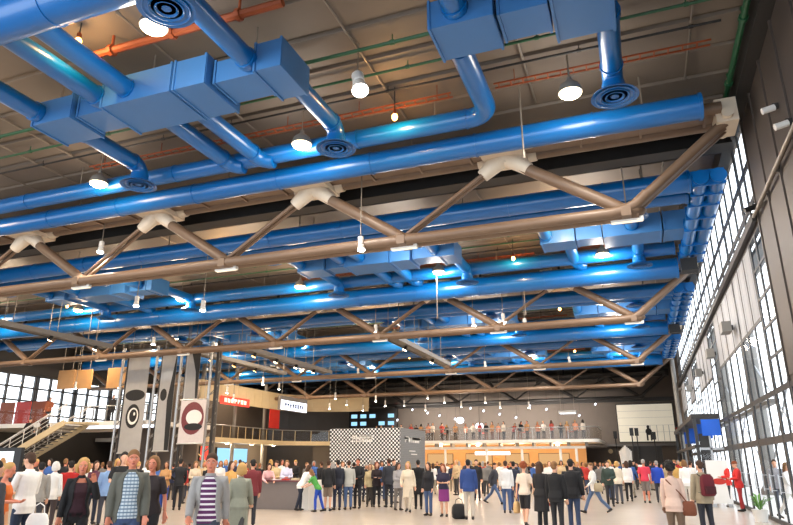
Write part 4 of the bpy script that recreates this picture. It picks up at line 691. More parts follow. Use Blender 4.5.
J = person(-12.19,58.98,3.625,1.5,face(-12.19,58.98,160), 'visitor in a peach top behind the glass guard of the back balcony', pose='stand', fem=False, skin_='tan', hair=('short', 'light'), top=('shirt', (214, 150, 120)), bottom=('jeans', (120, 80, 60)), lod='far', group='balcony visitors in peach tops')
J = person(-11.66,58.71,3.625,1.63,face(-11.66,58.71,-30), 'visitor in a white top behind the glass guard of the back balcony', pose='stand', fem=True, skin_='fair', hair=('long', 'black'), top=('shirt', (222, 214, 204)), bottom=('jeans', (30, 36, 52)), lod='far', group='balcony visitors in white tops')
J = person(-10.89,59.44,3.625,1.54,face(-10.89,59.44,30), 'visitor in a red top behind the glass guard of the back balcony', pose='lean', fem=False, skin_='tan', hair=('short', 'light'), top=('shirt', (176, 70, 60)), bottom=('jeans', (60, 50, 46)), lod='far', group='balcony visitors in red tops')
J = person(-10.25,59.04,3.625,1.67,face(-10.25,59.04,30), 'visitor in a black top behind the glass guard of the back balcony', pose='lean', fem=True, skin_='red', hair=('long', 'brown'), top=('shirt', (34, 30, 32)), bottom=('jeans', (120, 80, 60)), lod='far', group='balcony visitors in black tops')
J = person(-9.52,58.66,3.625,1.64,face(-9.52,58.66,-30), 'visitor in a tan top behind the glass guard of the back balcony', pose='stand', fem=False, skin_='red', hair=('short', 'brown'), top=('shirt', (180, 134, 92)), bottom=('jeans', (60, 50, 46)), lod='far', group='balcony visitors in tan tops')
J = person(-8.68,59.43,3.625,1.59,face(-8.68,59.43,0), 'visitor in a peach top behind the glass guard of the back balcony', pose='stand', fem=True, skin_='red', hair=('long', 'blond'), top=('shirt', (214, 150, 120)), bottom=('jeans', (30, 36, 52)), lod='far', group='balcony visitors in peach tops')
J = person(-8.09,58.81,3.625,1.61,face(-8.09,58.81,30), 'visitor in a white top behind the glass guard of the back balcony', pose='fold', fem=False, skin_='fair', hair=('short', 'blond'), top=('shirt', (222, 214, 204)), bottom=('jeans', (60, 50, 46)), lod='far', group='balcony visitors in white tops')
J = person(-7.4,58.96,3.625,1.66,face(-7.4,58.96,160), 'visitor in a red top behind the glass guard of the back balcony', pose='fold', fem=True, skin_='tan', hair=('long', 'brown'), top=('shirt', (176, 70, 60)), bottom=('jeans', (60, 50, 46)), lod='far', group='balcony visitors in red tops')
J = person(-6.67,59.61,3.625,1.53,face(-6.67,59.61,0), 'visitor in a black top behind the glass guard of the back balcony', pose='lean', fem=False, skin_='fair', hair=('short', 'blond'), top=('shirt', (34, 30, 32)), bottom=('jeans', (30, 36, 52)), lod='far', group='balcony visitors in black tops')
J = person(-6.05,58.86,3.625,1.56,face(-6.05,58.86,200), 'visitor in a tan top behind the glass guard of the back balcony', pose='rest', fem=True, skin_='tan', hair=('long', 'blond'), top=('shirt', (180, 134, 92)), bottom=('jeans', (120, 80, 60)), lod='far', group='balcony visitors in tan tops')
J = person(-5.37,59.17,3.625,1.66,face(-5.37,59.17,160), 'visitor in a peach top behind the glass guard of the back balcony', pose='rest', fem=False, skin_='red', hair=('short', 'blond'), top=('shirt', (214, 150, 120)), bottom=('jeans', (60, 50, 46)), lod='far', group='balcony visitors in peach tops')
J = person(-4.7,59.12,3.625,1.67,face(-4.7,59.12,200), 'visitor in a white top behind the glass guard of the back balcony', pose='stand', fem=True, skin_='red', hair=('long', 'black'), top=('shirt', (222, 214, 204)), bottom=('jeans', (60, 50, 46)), lod='far', group='balcony visitors in white tops')
J = person(-36.0,30.0,4.0*15/23+.001,1.74,PI/2,'person in black climbing the left staircase',pose='climb',skin_='fair',hair=('short','black'),top=('jacket',(26,24,26)),bottom=('jeans',(30,30,34)),lod='mid')
J = person(-35.3,30.5,4.0*17/23+.001,1.68,PI/2,'red haired woman in dark clothes climbing the left staircase',pose='climb',fem=True,skin_='fair',hair=('long','red'),top=('jacket',(44,34,34)),bottom=('jeans',(30,30,36)),lod='mid')
J = person(-31.6,32.2,4.121,1.72,0.3,'person in a grey top on the upper left landing',pose='rest',fem=False,hair=('short','brown'),top=('shirt',(60, 58, 60)),bottom=('jeans',(50,52,60)),lod='far')
J = person(-29.6,32.4,4.121,1.72,2.8,'person in a pale top on the upper left landing',pose='rest',fem=True,hair=('short','brown'),top=('shirt',(196, 190, 180)),bottom=('jeans',(50,52,60)),lod='far')
J = person(-36.8,32.0,4.121,1.72,0.6,'person in a rust top on the upper left landing',pose='rest',fem=False,hair=('short','brown'),top=('shirt',(160, 90, 60)),bottom=('jeans',(50,52,60)),lod='far')
# ------------------------------------------------------------------ the setting
XF = 3.45; XL = -45.0; YB = 69.0; ZC = 11.0
TR = [16.2, 29.4, 42.6, 55.9, 66.9]
struct('floor', MB().box(XL-.3, XF+.1, -6, YB+.3, -.12, 0), M['floor'])
struct('ground', MB().box(XF+.1, 70, -30, 130, -.2, -.06), M['paving'])
struct('ground_left', MB().box(-90, XL-.3, -10, 100, -.2, -.06), M['paving'])
# corrugated deck: trapezoid ribs running along X
mb = MB(); A = []; y = -6.0; k = 0
prof = []
while y < YB+.3:
    for dy, dz in ((0,0),(1.02,0),(1.05,.08),(1.17,.08)): prof.append((y+dy, ZC+dz))
    y += 1.20
mb.quadstrip([(XL-.3,a,b) for a, b in prof], [(XF+.3,a,b) for a, b in prof])
mb.box(XL-.3, XF+.3, -6, YB+.3, ZC+.12, ZC+.3)
struct('ceiling', mb, M['deck'])
# back wall with a ledge and a darker lower storey
mb = MB().box(XL, XF, YB, YB+.3, 0, ZC)
for x in range(-44, 3, 4): mb.box(x, x+.05, YB-.03, YB, 3.6, ZC)
struct('wall_back', mb, M['wall'])
struct('trim_1', MB().box(-3.3, XF-.1, YB-.6, YB-.002, 3.22, 3.45), M['midgrey'])
struct('trim_2', MB().box(-26, XF-.1, YB-.35, YB-.032, 7.55, 7.9), M['dark'])
# right side, near: solid cladding above a glazed foot
mb = MB().box(XF, XF+.25, -6, 17.4, 3.5, ZC)
for i in range(16):
    y0 = 17.4-1.45*i
    mb.box(XF-.05, XF, y0-.09, y0, 3.5, ZC)
    mb.box(XF-.02, XF, y0-1.40, y0-.14, 3.62, 7.5); mb.box(XF-.02, XF, y0-1.40, y0-.14, 7.82, 10.3)
struct('wall_right', mb, M['cladding'])
struct('trim_3', MB().box(XF-.3, XF-.001, -6, 57, 10.45, ZC-.001), M['dark'])
struct('trim_4', MB().box(XF-.16, XF+.16, 17.45, 57, 7.62, 7.84), M['dark'])
struct('wall_right_far', MB().box(XF, XF+.25, 57, YB, 0, ZC), M['wall'])

nwin = [0]
def window(boxes_frame, panes, infill=None, name='window'):
    nwin[0] += 1
    o = part('%s_%d' % (name, nwin[0]), boxes_frame, M['frame']); o['kind'] = 'structure'
    part('pane', panes, M['glass'], o)
    if infill: part('infill_panel', infill, M['infill'], o)
    return o
edges = [17.4, 19.3, 23.2, 26.6, 29.8, 33.0, 36.4, 40.0, 44.0, 48.0, 52.0, 57.0]
X0, X1 = XF-.022, XF+.022
def vbar(mb, y, z0, z1, w=.11): mb.box(X0, X1, y-w/2, y+w/2, z0, z1)
def hbar(mb, y0, y1, z, h=.08): mb.box(X0+.002, X1-.002, y0, y1, z-h/2, z+h/2)
for i in range(len(edges)-1):
    y0, y1 = edges[i]+.02, edges[i+1]-.02
    n = 2 if y1-y0 < 3.6 else 3
    # middle tier
    f = MB(); g = MB(); inf = None
    vbar(f, y0+.05, 3.5, 7.62, .1); vbar(f, y1-.05, 3.5, 7.62, .1); hbar(f, y0, y1, 3.44, .14); hbar(f, y0, y1, 7.56, .1)
    for k in range(1, n): vbar(f, y0+(y1-y0)*k/n, 3.5, 7.6)
    if i in (0, 4, 7, 9):
        for z in (4.3, 5.1, 5.9, 6.7): hbar(f, y0, y1, z, .07)
        g.box(XF-.004, XF+.004, y0, y1, 3.5, 7.6)
    else:
        hbar(f, y0, y1, 5.45, .1); g.box(XF-.004, XF+.004, y0, y1, 3.5, 5.45)
        inf = MB().box(XF-.012, XF+.012, y0+.1, y1-.1, 5.5, 7.52)
        for k in range(2*n): 
            yy = y0+(y1-y0)*(k+.5)/(2*n); inf.box(XF-.02, XF-.012, yy-.03, yy+.03, 5.5, 7.52)
    window(f, g, inf)
    # clerestory
    f = MB(); g = MB().box(XF-.004, XF+.004, y0, y1, 7.9, 10.45)
    vbar(f, y0+.05, 7.84, 10.45, .1); vbar(f, y1-.05, 7.84, 10.45, .1)
    for k in range(1, n): vbar(f, y0+(y1-y0)*k/n, 7.84, 10.45, .12)
    for z in (8.3, 9.3): hbar(f, y0, y1, z, .16)
    window(f, g)
    # ground tier
    f = MB(); g = MB()
    vbar(f, y0+.06, 0, 3.37, .12); vbar(f, y1-.06, 0, 3.37, .12); hbar(f, y0, y1, 2.25, .2); hbar(f, y0, y1, .06, .12)
    for k in range(1, n): vbar(f, y0+(y1-y0)*k/n, .1, 3.37, .09)
    g.box(XF-.004, XF+.004, y0, y1, .1, 3.4)
    if i in (1, 2, 3):
        d = window(f, g, None, 'door')
        h = MB()
        for k in range(n):
            yy = y0+(y1-y0)*(k+.5)/n+.3; h.tube([(XF-.13,yy,.85),(XF-.13,yy,1.35)], .018, 8); h.bar((XF-.13,yy,.9),(XF,yy,.9),.02,.02); h.bar((XF-.13,yy,1.3),(XF,yy,1.3),.02,.02)
        part('door_handle', h, M['alu'], d)
    else: window(f, g)
# glazed foot under the cladding
for i in range(5):
    y1 = 17.36-3.4*i; y0 = y1-3.36
    f = MB(); g = MB().box(XF-.004, XF+.004, y0, y1, .1, 3.45)
    vbar(f, y0+.06, 0, 3.48, .12); vbar(f, y1-.06, 0, 3.48, .12); hbar(f, y0, y1, 2.25, .2); hbar(f, y0, y1, 3.42, .12); hbar(f, y0, y1, .06, .12)
    vbar(f, (y0+y1)/2, .1, 3.4, .09)
    window(f, g)
# the building's outer steel, seen through the glass
for k, y in enumerate([3.0]+TR[:4]):
    solo('outer_column', MB().tube([(6.6,y,-.06),(6.6,y,12)], .42, 18).lathe([(.6,0),(.6,.25),(.44,.5)], (6.6,y,-.06), 18), M['grey'], 'thick round grey column outside the facade glass, %s from the front' % ['first','second','third','fourth','fifth'][k], 'column', 'outer columns')
    if k < 4:
        y2 = ([3.0]+TR[:4])[k+1]
        m = MB().tube([(6.6,y+.4,.9),(6.6,y2-.4,7.3)], .05, 8).tube([(6.6,y+.4,7.3),(6.6,y2-.4,.9)], .05, 8)
        solo('cross_brace', m, M['alu'], 'thin steel cross brace outside the facade glass, %s bay from the front' % ['first','second','third','fourth'][k], 'brace', 'outer cross braces')
struct('trim_5', MB().box(XF+.3, 4.2, 17.5, 57, 7.6, 7.75), M['grey'])
struct('trim_6', MB().box(XF+.3, 4.0, 22, 57, 3.38, 3.5), M['grey'])
# left side: glazing over a dark base, Y 22..69
for i in range(12):
    y0 = 22+3.9*i; y1 = y0+3.86
    f = MB(); g = MB().box(XL-.01, XL+.01, y0, y1, 4.4, 8.3)
    for y in (y0+.1, y0+1.3, y0+2.6, y1-.1): f.box(XL-.1, XL+.1, y-.07, y+.07, 4.3, 8.3)
    for z in (4.35, 5.3, 6.3, 7.3, 8.25): f.box(XL-.08, XL+.08, y0, y1, z-.06, z+.06)
    window(f, g)
struct('wall_left', MB().box(XL-.2, XL+.2, 22, YB, 0, 4.28).box(XL-.2, XL+.2, 22, YB, 8.32, ZC).box(XL-.2, XL+.2, -6, 21.95, 0, ZC), M['dark'])  # unseen near stretch added full height to keep daylight off the left
# ------------------------------------------------------------------ roof trusses
ORD = ['nearest', 'second', 'third', 'fourth', 'farthest']
def truss(n, Yt):
    MT, MC = (M['truss'], M['cast']) if n < 4 else (M['dark'], M['dark'])  # farthest truss: tubes and castings alike get the dark material
    t = thing('roof_truss', ORD[n]+' of the long taupe tubular roof trusses spanning the hall' if n < 4 else 'farthest roof truss, dark toned, close to the back wall', 'truss', (XF, Yt, 7.7), 'roof trusses spanning the hall')
    bz, tz = 7.78, 10.12
    xe = -44.5
    for s in (-1, 1):
        m = MB().tube([(xe,Yt+s*.42,tz),(2.75,Yt+s*.42,tz)], .17, 14); part('top_chord', m, MT, t)
        m = MB().tube([(xe,Yt+s*.17,bz),(-.1,Yt+s*.17,bz),(.2,Yt+s*.17,bz+.03),(.5,Yt+s*.17,bz+.16),(.8,Yt+s*.17,bz+.42)], .15, 12); part('bottom_chord', m, MT, t)
    m = MB().box(xe, 2.6, Yt-.24, Yt+.24, tz-.06, tz-.02)
    for k in range(30): m.box(2.4-1.55*k-.03, 2.4-1.55*k+.03, Yt-.4, Yt+.4, tz-.12, tz-.06)
    part('walkway_plate', m, MT, t)
    bx = [.25-6.1*k for k in range(8)]; tx = [-2.8-6.1*k for k in range(8)]
    for k, x in enumerate(bx):
        m = MB().ell((x,Yt,bz+.04), (.5,.3,.2), 14, 8)
        m.tube([(x-.55,Yt,bz),(x+.3,Yt,bz)], (.19), 10); m.box(x-.12,x+.12,Yt-.33,Yt+.33,bz-.16,bz+.1)
        part('bottom_node', m, MT, t)
        if k < 8:
            a = V((tx[k],Yt,tz-.25)); b = V((x,Yt,bz+.1)); d = (b-a).normalized()
            m = MB().tube([a, a+d*.3, b-d*.5, b], [.13,.17,.17,.15], 12); part('diagonal_strut', m, MT, t)
        if k > 0:
            m = MB()
            for s in (-1, 1): m.tube([(x,Yt+s*.1,bz+.1),(tx[k-1],Yt+s*.1,tz-.25)], .062, 10)
            part('tie_rod', m, MT, t)
    for k, x in enumerate(tx):
        m = MB()
        m.box(x-.6,x+.6,Yt-.66,Yt+.66,tz-.26,tz-.1)
        m.tube([(x,Yt,tz-.12),(x,Yt,tz-.42)], [.33,.2], 10)
        for sx in (-1, 1):
            m.tube([(x+sx*.1,Yt,tz-.18),(x+sx*.66,Yt,tz-.66)], [.3,.19], 10)
            for sy in (-1, 1): m.tube([(x+sx*.3,Yt+sy*.42,tz),(x+sx*.85,Yt+sy*.42,tz)], [.25,.21], 12)
        part('cast_gusset', m, MC, t, 'cream cast gusset' if n < 4 else None)
    # end strut rising to the bearing by the facade
    m = MB()
    for s in (-1, 1): m.tube([(.6,Yt+s*.15,bz+.24),(2.85,Yt+s*.2,9.86)], [.13,.13], 12)
    m.tube([(.5,Yt,bz+.2),(2.85,Yt,9.9)], .15, 10)
    part('end_strut', m, MT, t)
    m = MB().box(2.6,3.1,Yt-.45,Yt+.45,9.72,10.36); m.box(3.1,XF-.32,Yt-.3,Yt+.3,9.85,10.3); m.lathe([(.14,-.6),(.14,.6)], (2.85,Yt,9.9), 12, 'y')
    part('bearing_block', m, MC, t, 'cream bearing block' if n < 4 else None)
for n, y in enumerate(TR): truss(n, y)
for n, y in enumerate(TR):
    b = MB().box(XL+.4, XF-.31, y+1.25, y+1.6, 9.95, 10.35)
    b.box(XL+.4, XF-.31, y+1.15, y+1.7, 9.9, 9.95); b.box(XL+.4, XF-.31, y+1.15, y+1.7, 10.35, 10.4)
    b.box(XL+.4, XF-.31, y+1.71, y+2.9, 10.42, 10.47)  # black sheet darkens the ceiling behind the truss, standing in for shade
    for k in range(12): b.box(XL+2+4*k, XL+2.1+4*k, y+1.38, y+1.48, 10.4, ZC-.003)
    solo('track_beam', b, M['black'], 'black steel beam and ceiling shade sheet just behind the %s roof truss' % ORD[n], 'beam', 'black roof beams')

# ------------------------------------------------------------------ long round ducts
def long_duct(x0, x1, y, z, r, label, tail=None):
    m = MB(); pts = [(x0,y,z),(x1,y,z)]
    if tail: pts = [(x0,y,z)] + tail
    m.tube(pts, r, 24)
    x = x0+1.0
    while x < x1-.3:
        m.tube([(x-.025,y,z),(x+.025,y,z)], r+.018, 24); x += 3.05
    if not tail: m.tube([(x1-.06,y,z),(x1+.02,y,z)], r+.03, 24)
    o = solo('round_duct', m, M['duct'], label, 'air duct', 'long round ducts along the trusses')
    x = x1-1.3
    while x > max(x0, -36):
        part('hanger_strap', MB().box(x-.02,x+.02,y-.008,y+.008,z+r-.03,ZC-.003), M['tube'], o); x -= 6.1
    return o
def arc(c, r, a0, a1, n=7, plane='xy'):
    out = []
    for i in range(n):
        a = a0+(a1-a0)*i/(n-1); out.append((c[0]+r*math.cos(a), c[1]+r*math.sin(a), c[2]))
    return out
BO = ['front bay', 'first', 'second', 'third', 'fourth']
for n in range(-1, 3):
    y = 3.0 if n < 0 else TR[n]
    nm = 'front edge of the ceiling' if n < 0 else ORD[n]+' truss'
    if n >= 0 and n < 5:
        if n == 0:
            long_duct(-44, -2.9, y-2.15, 10.12, .25, 'slimmer long blue duct before the nearest truss, bending up to a box duct',
                      [(-3.25,y-2.15,10.12)] + [(-3.25+.5*math.sin(a), y-2.65+.5*math.cos(a), 10.12) for a in [PI/2*i/6 for i in range(7)]] + [(-2.75,12.2,10.12),(-2.75,11.2,10.12)])
        else: long_duct(-44, 2.1, y-2.4, 10.12, .28, 'long blue duct, farther from the steel before the %s' % nm)
        long_duct(-44, 2.2, y-1.15 if n == 0 else y-1.35, 9.86 if n == 0 else 9.55, .31 if n == 0 else .43, 'long blue duct hung right in front of the %s' % nm)
    long_duct(-44, 2.2, y+(3.4 if n >= 0 else 3.85), 9.86, .33 if n >= 0 else .42, 'long blue duct, first behind the %s' % nm)
    if n >= 0: long_duct(-44, 2.2, y+4.5, 9.86, .26, 'slim long blue duct, second behind the %s' % nm)

long_duct(-44, 2.1, TR[3]-2.4, 10.12, .28, 'long blue duct, farther from the steel before the fourth truss')
long_duct(-44, 2.2, TR[3]-1.35, 9.55, .43, 'long blue duct hung right in front of the fourth truss')

# ------------------------------------------------------------------ box ducts with branches and diffusers
def diffuser(c, par):
    x, y, z = c
    m = MB()
    m.lathe([(.25,.28),(.27,.08),(.5,-.04),(.52,-.07),(.49,-.07),(.30,.02),(.26,.03)], (x,y,z), 24)
    for r in (.40, .29, .18): m.lathe([(r,-.05),(r+.035,-.08),(r+.02,-.085),(r-.015,-.055)], (x,y,z), 24)
    m.lathe([(.09,-.02),(.09,-.06)], (x,y,z), 12)
    return part('diffuser', m, M['duct'], par)
def chain(x0, x1, yc, label, near, far, group='pale blue box ducts'):
    t = thing('box_duct', label, 'air duct', (x0, yc, 9.75), group)
    z0, z1 = 9.72, 10.42
    seg = [(1.35,.54),(1.0,.42),(2.1,.66),(.95,.66),(1.15,.44),(9,.60)]
    x = x0
    for L, w in seg:
        xe = min(x+L, x1)
        if xe-x < .25: break
        m = MB().box(x+.02, xe-.02, yc-w, yc+w, z0+(.62-w)*.4, z1-(.62-w)*.4)
        for q in (x+.03, xe-.08): m.box(q, q+.05, yc-w-.03, yc+w+.03, z0+(.62-w)*.4-.03, z1-(.62-w)*.4+.03)
        part('duct_section', m, M['box'], t); x = xe
        if xe >= x1: break
    for dx, kind, sg in [(a,b,-1) for a, b in near] + [(a,b,1) for a, b in far]:
        xx = x0+dx if dx >= 0 else x1+dx
        ys = yc+sg*.45; zz = 10.07; r = .23
        if kind == 'd':      # straight pipe, elbow down, diffuser
            ye = yc+sg*(2.75 if sg > 0 else 3.1)
            pts = [(xx,ys,zz),(xx,ye-sg*.3,zz)] + [(xx, ye-sg*.3+sg*.3*math.sin(a), zz-.3+.3*math.cos(a)) for a in [PI/2*i/5 for i in range(1,6)]] + [(xx,ye,zz-.42)]
            m = MB().tube(pts, r, 18); m.tube([(xx,ys+sg*.1,zz),(xx,ys+sg*.25,zz)], r+.03, 18); m.tube([(xx,ye-sg*.36,zz),(xx,ye-sg*.3,zz)], r+.025, 18)
            p = part('branch_pipe', m, M['duct'], t); diffuser((xx,ye,zz-.55), p)
        else:                # pipe that bends into the long duct next to it
            ye = yc-(3.75 if abs(yc-10.45) < .1 else 2.9)
            if kind == 'e' and sg > 0: ye = yc+3.6
            pts = [(xx,ys,zz),(xx,ye-sg*.45,zz)] + [(xx+.45*(1-math.cos(a)), ye-sg*.45+sg*.45*math.sin(a), zz-.12*math.sin(a)) for a in [PI/2*i/5 for i in range(1,6)]]
            m = MB().tube(pts, r, 18); m.tube([(xx,ys+sg*.1,zz),(xx,ys+sg*.25,zz)], r+.03, 18); m.tube([(xx,ye-sg*.5,zz),(xx,ye-sg*.44,zz)], r+.025, 18)
            part('branch_pipe', m, M['duct'], t)
    for q in (x0+.8, (x0+x1)/2, x1-.8):
        for s in (-.44, .44): part('hanger_rod', MB().tube([(q,yc+s,z1-.1),(q,yc+s,ZC-.003)], .018, 6), M['tube'], t)
    return t
bays = [10.45, 24.1, 37.3, 50.5]
for n, yc in enumerate(bays):
    nb = ['nearest', 'second', 'third', 'fourth', 'farthest'][n]+' roof bay'
    if n == 0:
        chain(-3.1, .42, yc, 'pale blue box duct at the top middle in the nearest roof bay', [(.6,'e')], [(-.16,'d')])
    else:
        chain(-2.9, 3.1, yc, 'pale blue box duct at the facade end of the %s' % nb, [(.25,'e'),(-2.6,'d')], [(1.0,'e'),(-2.4,'d')])
    chain(-13.6, -6.3, yc, 'pale blue box duct beside the hanging lamps in the %s' % nb if n else 'pale blue box duct at upper left in the nearest roof bay',
          [(.2,'d'),(2.2,'e'),(3.1,'e'),(-.9,'d')], [(.5,'d'),(3.1,'e'),(4.1,'e'),(-.35,'d')])
    if n: chain(-28.6, -21.6, yc, 'pale blue box duct at the left end of the %s' % nb, [(.3,'d'),(2.2,'e'),(-.9,'d')], [(.9,'d'),(3.0,'e'),(-.3,'d')])
# twin ducts along the facade, one pair per bay from the second
for n in range(1, 4):
    yc = bays[n]
    m = MB()
    for dx in (-.24, .24): m.tube([(2.72+dx, yc-5.0, 9.75),(2.72+dx, yc+3.4, 9.75)], .23, 16)
    for q in (-4.9,-4.1,-3.2,-2.0,-.8,.9,2.1,3.2): m.box(2.22,3.14, yc+q, yc+q+.06, 9.5, 10.0)
    m.ell((2.9, yc, 10.1), (.36,.36,.36), 16, 10)
    solo('twin_duct', m, M['duct'], 'twin blue duct along the facade at the end of the %s bay' % ['','second','third','fourth','farthest'][n], 'air duct', 'twin ducts along the facade')

# ------------------------------------------------------------------ pipes, trays and conduits under the deck
def pipe(name, a, b, r, mt, label, cat, clip=1.6, group=None):
    m = MB().tube([a, b], r, 8); a, b = V(a), V(b); L = (b-a).length; d = (b-a)/L; k = clip/2
    while k < L:
        p = a+d*k; m.tube([(p.x,p.y,p.z),(p.x,p.y,ZC-.003)], max(.008,r*.35), 6); m.tube([p-d*.05, p+d*.05], r*1.5, 8); k += clip
    return solo(name, m, mt, label, cat, group)
for n, yc in enumerate(bays):
    nb = ['nearest','second','third','fourth','farthest'][n]+' roof bay'
    pipe('sprinkler_pipe', (-40,yc+.85,10.78), (2.9,yc+.85,10.78), .045, M['green'], 'thin green pipe passing just over the box ducts of the '+nb, 'pipe', 3.1, 'green sprinkler pipes')
    pipe('sprinkler_pipe', (-40,yc+1.9,10.82), (2.9,yc+1.9,10.82), .035, M['green'], 'thin green pipe running just behind the box ducts of the '+nb, 'pipe', 3.1, 'green sprinkler pipes')
    pipe('conduit', (-40,yc+2.75,10.85), (2.6,yc+2.75,10.85), .03, M['black'], 'dark conduit across the ceiling behind the green pipes of the '+nb, 'pipe', 2.4, 'dark cross conduits')
    for x0, x1, w in ((-15.5,-3.6,'left'), (-2.5,2.4,'right')):
        m = MB()
        for s in (-.1, .1): m.box(x0,x1,yc+3.15+s-.01,yc+3.15+s+.01,10.6,10.64)
        q = x0+.1
        while q < x1: m.box(q,q+.03,yc+3.05,yc+3.25,10.6,10.62); q += .3
        q = x0+.5
        while q < x1: m.box(q,q+.015,yc+3.14,yc+3.16,10.62,ZC-.003); q += 2.2
        solo('cable_tray', m, M['rust'], 'rusty orange cable tray at the %s of the %s' % (w, nb), 'cable tray', 'orange cable trays')
pipe('cable_tray', (-11.2,9.1,10.6), (-5.9,9.1,10.6), .09, M['rust'], 'orange tube above the box duct at upper left of the nearest roof bay', 'pipe', 1.7)
for i, (x, y0, y1) in enumerate(((-5.25,5,15.2),(-17.4,5,15.2),(-15.9,5,15.2),(-19.2,5,15.2),(-1.7,5,15.2),(2.0,5,15.4),(-9.6,5,15.2))):
    pipe('conduit', (x,y0,10.9), (x,y1,10.9), .028, M['tube'], '%s steel conduit running lengthwise under the nearest roof bay, counted from the facade' % ['fourth','seventh','sixth','eighth','third','second','fifth'][i], 'pipe', 2.3, 'lengthwise conduits')
pipe('standpipe', (3.0,4,10.72), (3.0,16.9,10.72), .07, M['green'], 'green pipe running lengthwise near the facade end of the nearest roof bay', 'pipe', 2.6)
for n in range(1,4):
    for i, x in enumerate((-18.4, -4.6, 1.6)):
        pipe('conduit', (x,bays[n]-4.8,10.9), (x,bays[n]+4.8,10.9), .028, M['tube'], 'steel conduit running lengthwise under the %s roof bay, %s' % (['','second','third','fourth'][n], ['left one','middle one','one by the facade'][i]), 'pipe', 2.3, 'lengthwise conduits')
# conduit along the top of the dark cladding and the cameras on it
m = MB().tube([(XF-.12,2,7.72),(XF-.12,17.4,7.72)], .045, 8)
for k in range(8): m.box(XF-.14,XF-.02,2.5+2*k,2.56+2*k,7.66,7.78)
solo('rail_pipe', m, M['tube'], 'steel pipe running along the dark cladding high on the right', 'pipe')
for i, (y, z) in enumerate(((17.2,7.9),(13.6,8.75),(12.9,8.0))):
    t = thing('security_camera', ['small camera at the corner of dark cladding and glazing','white small camera high on the dark cladding','small camera just over the cladding pipe'][i], 'camera', (XF,y,z))
    part('housing', MB().tube([(XF-.34,y-.02,z-.06),(XF-.1,y,z)], .07, 10), M['white'] if i else M['black'], t)
    part('bracket', MB().box(XF-.14,XF-.021,y-.04,y+.04,z-.03,z+.08), M['dark'], t)
for i, y in enumerate((26.5,39.8)):
    t = thing('loudspeaker', 'black box loudspeaker hung by the facade under the %s bay' % ['second','third'][i], 'loudspeaker', (2.5,y,8.9))
    part('cabinet', MB().box(2.2,2.8,y-.3,y+.3,8.9,9.4), M['black'], t)
    m = MB()
    for s in (-.2,.2): m.tube([(2.5,y+s,9.38),(2.5,y+s,ZC-.003)], .02, 6)
    part('bracket', m, M['dark'], t)
# ------------------------------------------------------------------ lamps
LIGHTS = []
def light(kind, parent, loc, power, col, size=.15, spot=130, rot=None):
    l = bpy.data.lights.new('bulb_light', kind); l.energy = power; l.color = col
    if kind == 'SPOT': l.spot_size = math.radians(spot); l.spot_blend = .5; l.shadow_soft_size = size
    elif kind == 'POINT': l.shadow_soft_size = size
    elif kind == 'AREA': l.shape = 'DISK'; l.size = size
    o = bpy.data.objects.new('bulb_light', l); COL.objects.link(o); o.parent = parent; o.location = V(loc)-wloc(parent)
    if rot: o.rotation_euler = rot
    return o
PW = 3.4
def downlight(x, y, z, label, mt='warm', power=0, r=.25):
    t = thing('downlight', label, 'lamp', (x,y,z), 'round downlights under the deck')
    m = MB().lathe([(r+.03,0),(r+.035,.04),(r*.9,.2),(r*.45,.3),(.06,.34),(.06,.42)], (x,y,z), 20)
    part('housing', m, M['grey'], t)
    part('lens', MB().lathe([(r*.3,-.1),(r*.75,-.08),(r*.96,-.04),(r,-.004)], (x,y,z), 20), M[mt], t)
    part('stem', MB().tube([(x,y,z+.4),(x,y,ZC-.003)], .02, 6), M['tube'], t)
    if power:
        c = (1,.9,.77) if x > -12 else (1,.76,.52)
        light('SPOT', t, (x,y,z-.16), power*(.7 if x > -12 else .5), c, .2, 150); light('POINT', t, (x,y,z-.24), power*(.14 if y < 16 else .34), c, .5)  # point light added to brighten the ducts beside; the lamp shines down only
    return t
for n in range(4):
    Yb = 3.0 if n == 0 else TR[n-1]
    nb = ['nearest','second','third','fourth','farthest'][n]+' roof bay'
    for k in range(4 if n == 0 else 6):
        o = ['nearest the facade','second from the facade','third from the facade','fourth from the facade','fifth from the facade','sixth from the facade'][k]
        x = -.7-7.15*k
        if not (n == 0 and k == 0):
            downlight(x-.4, Yb+5.15 if n == 0 else Yb+5.75, 9.95, 'warm round downlight, front row of the %s, %s' % (nb, o) if not (n == 0) else 'warm round downlight, front row of the nearest roof bay, %s' % ['','right one','middle one','left one'][k], 'warm', 260*PW)
        downlight(x, Yb+(10.5 if n == 0 else 10.15), 9.95, 'warm round downlight, back row of the %s, %s' % (nb, o), 'warm', 260*PW)
def bulb(x, y, z, label):
    t = thing('bare_bulb', label, 'lamp', (x,y,z), 'orange bulbs under the deck')
    part('glass_bulb', MB().ell((x,y,z+.06), (.075,.075,.1), 12, 8), M['orange'], t)
    part('socket', MB().lathe([(.045,.13),(.05,.16),(.05,.26),(.02,.3)], (x,y,z), 10), M['rust'], t)
    part('cord', MB().tube([(x,y,z+.28),(x,y,ZC-.003)], .012, 6), M['dark'], t)
    light('POINT', t, (x,y,z-.08), 26*PW, (1,.55,.2), .08)
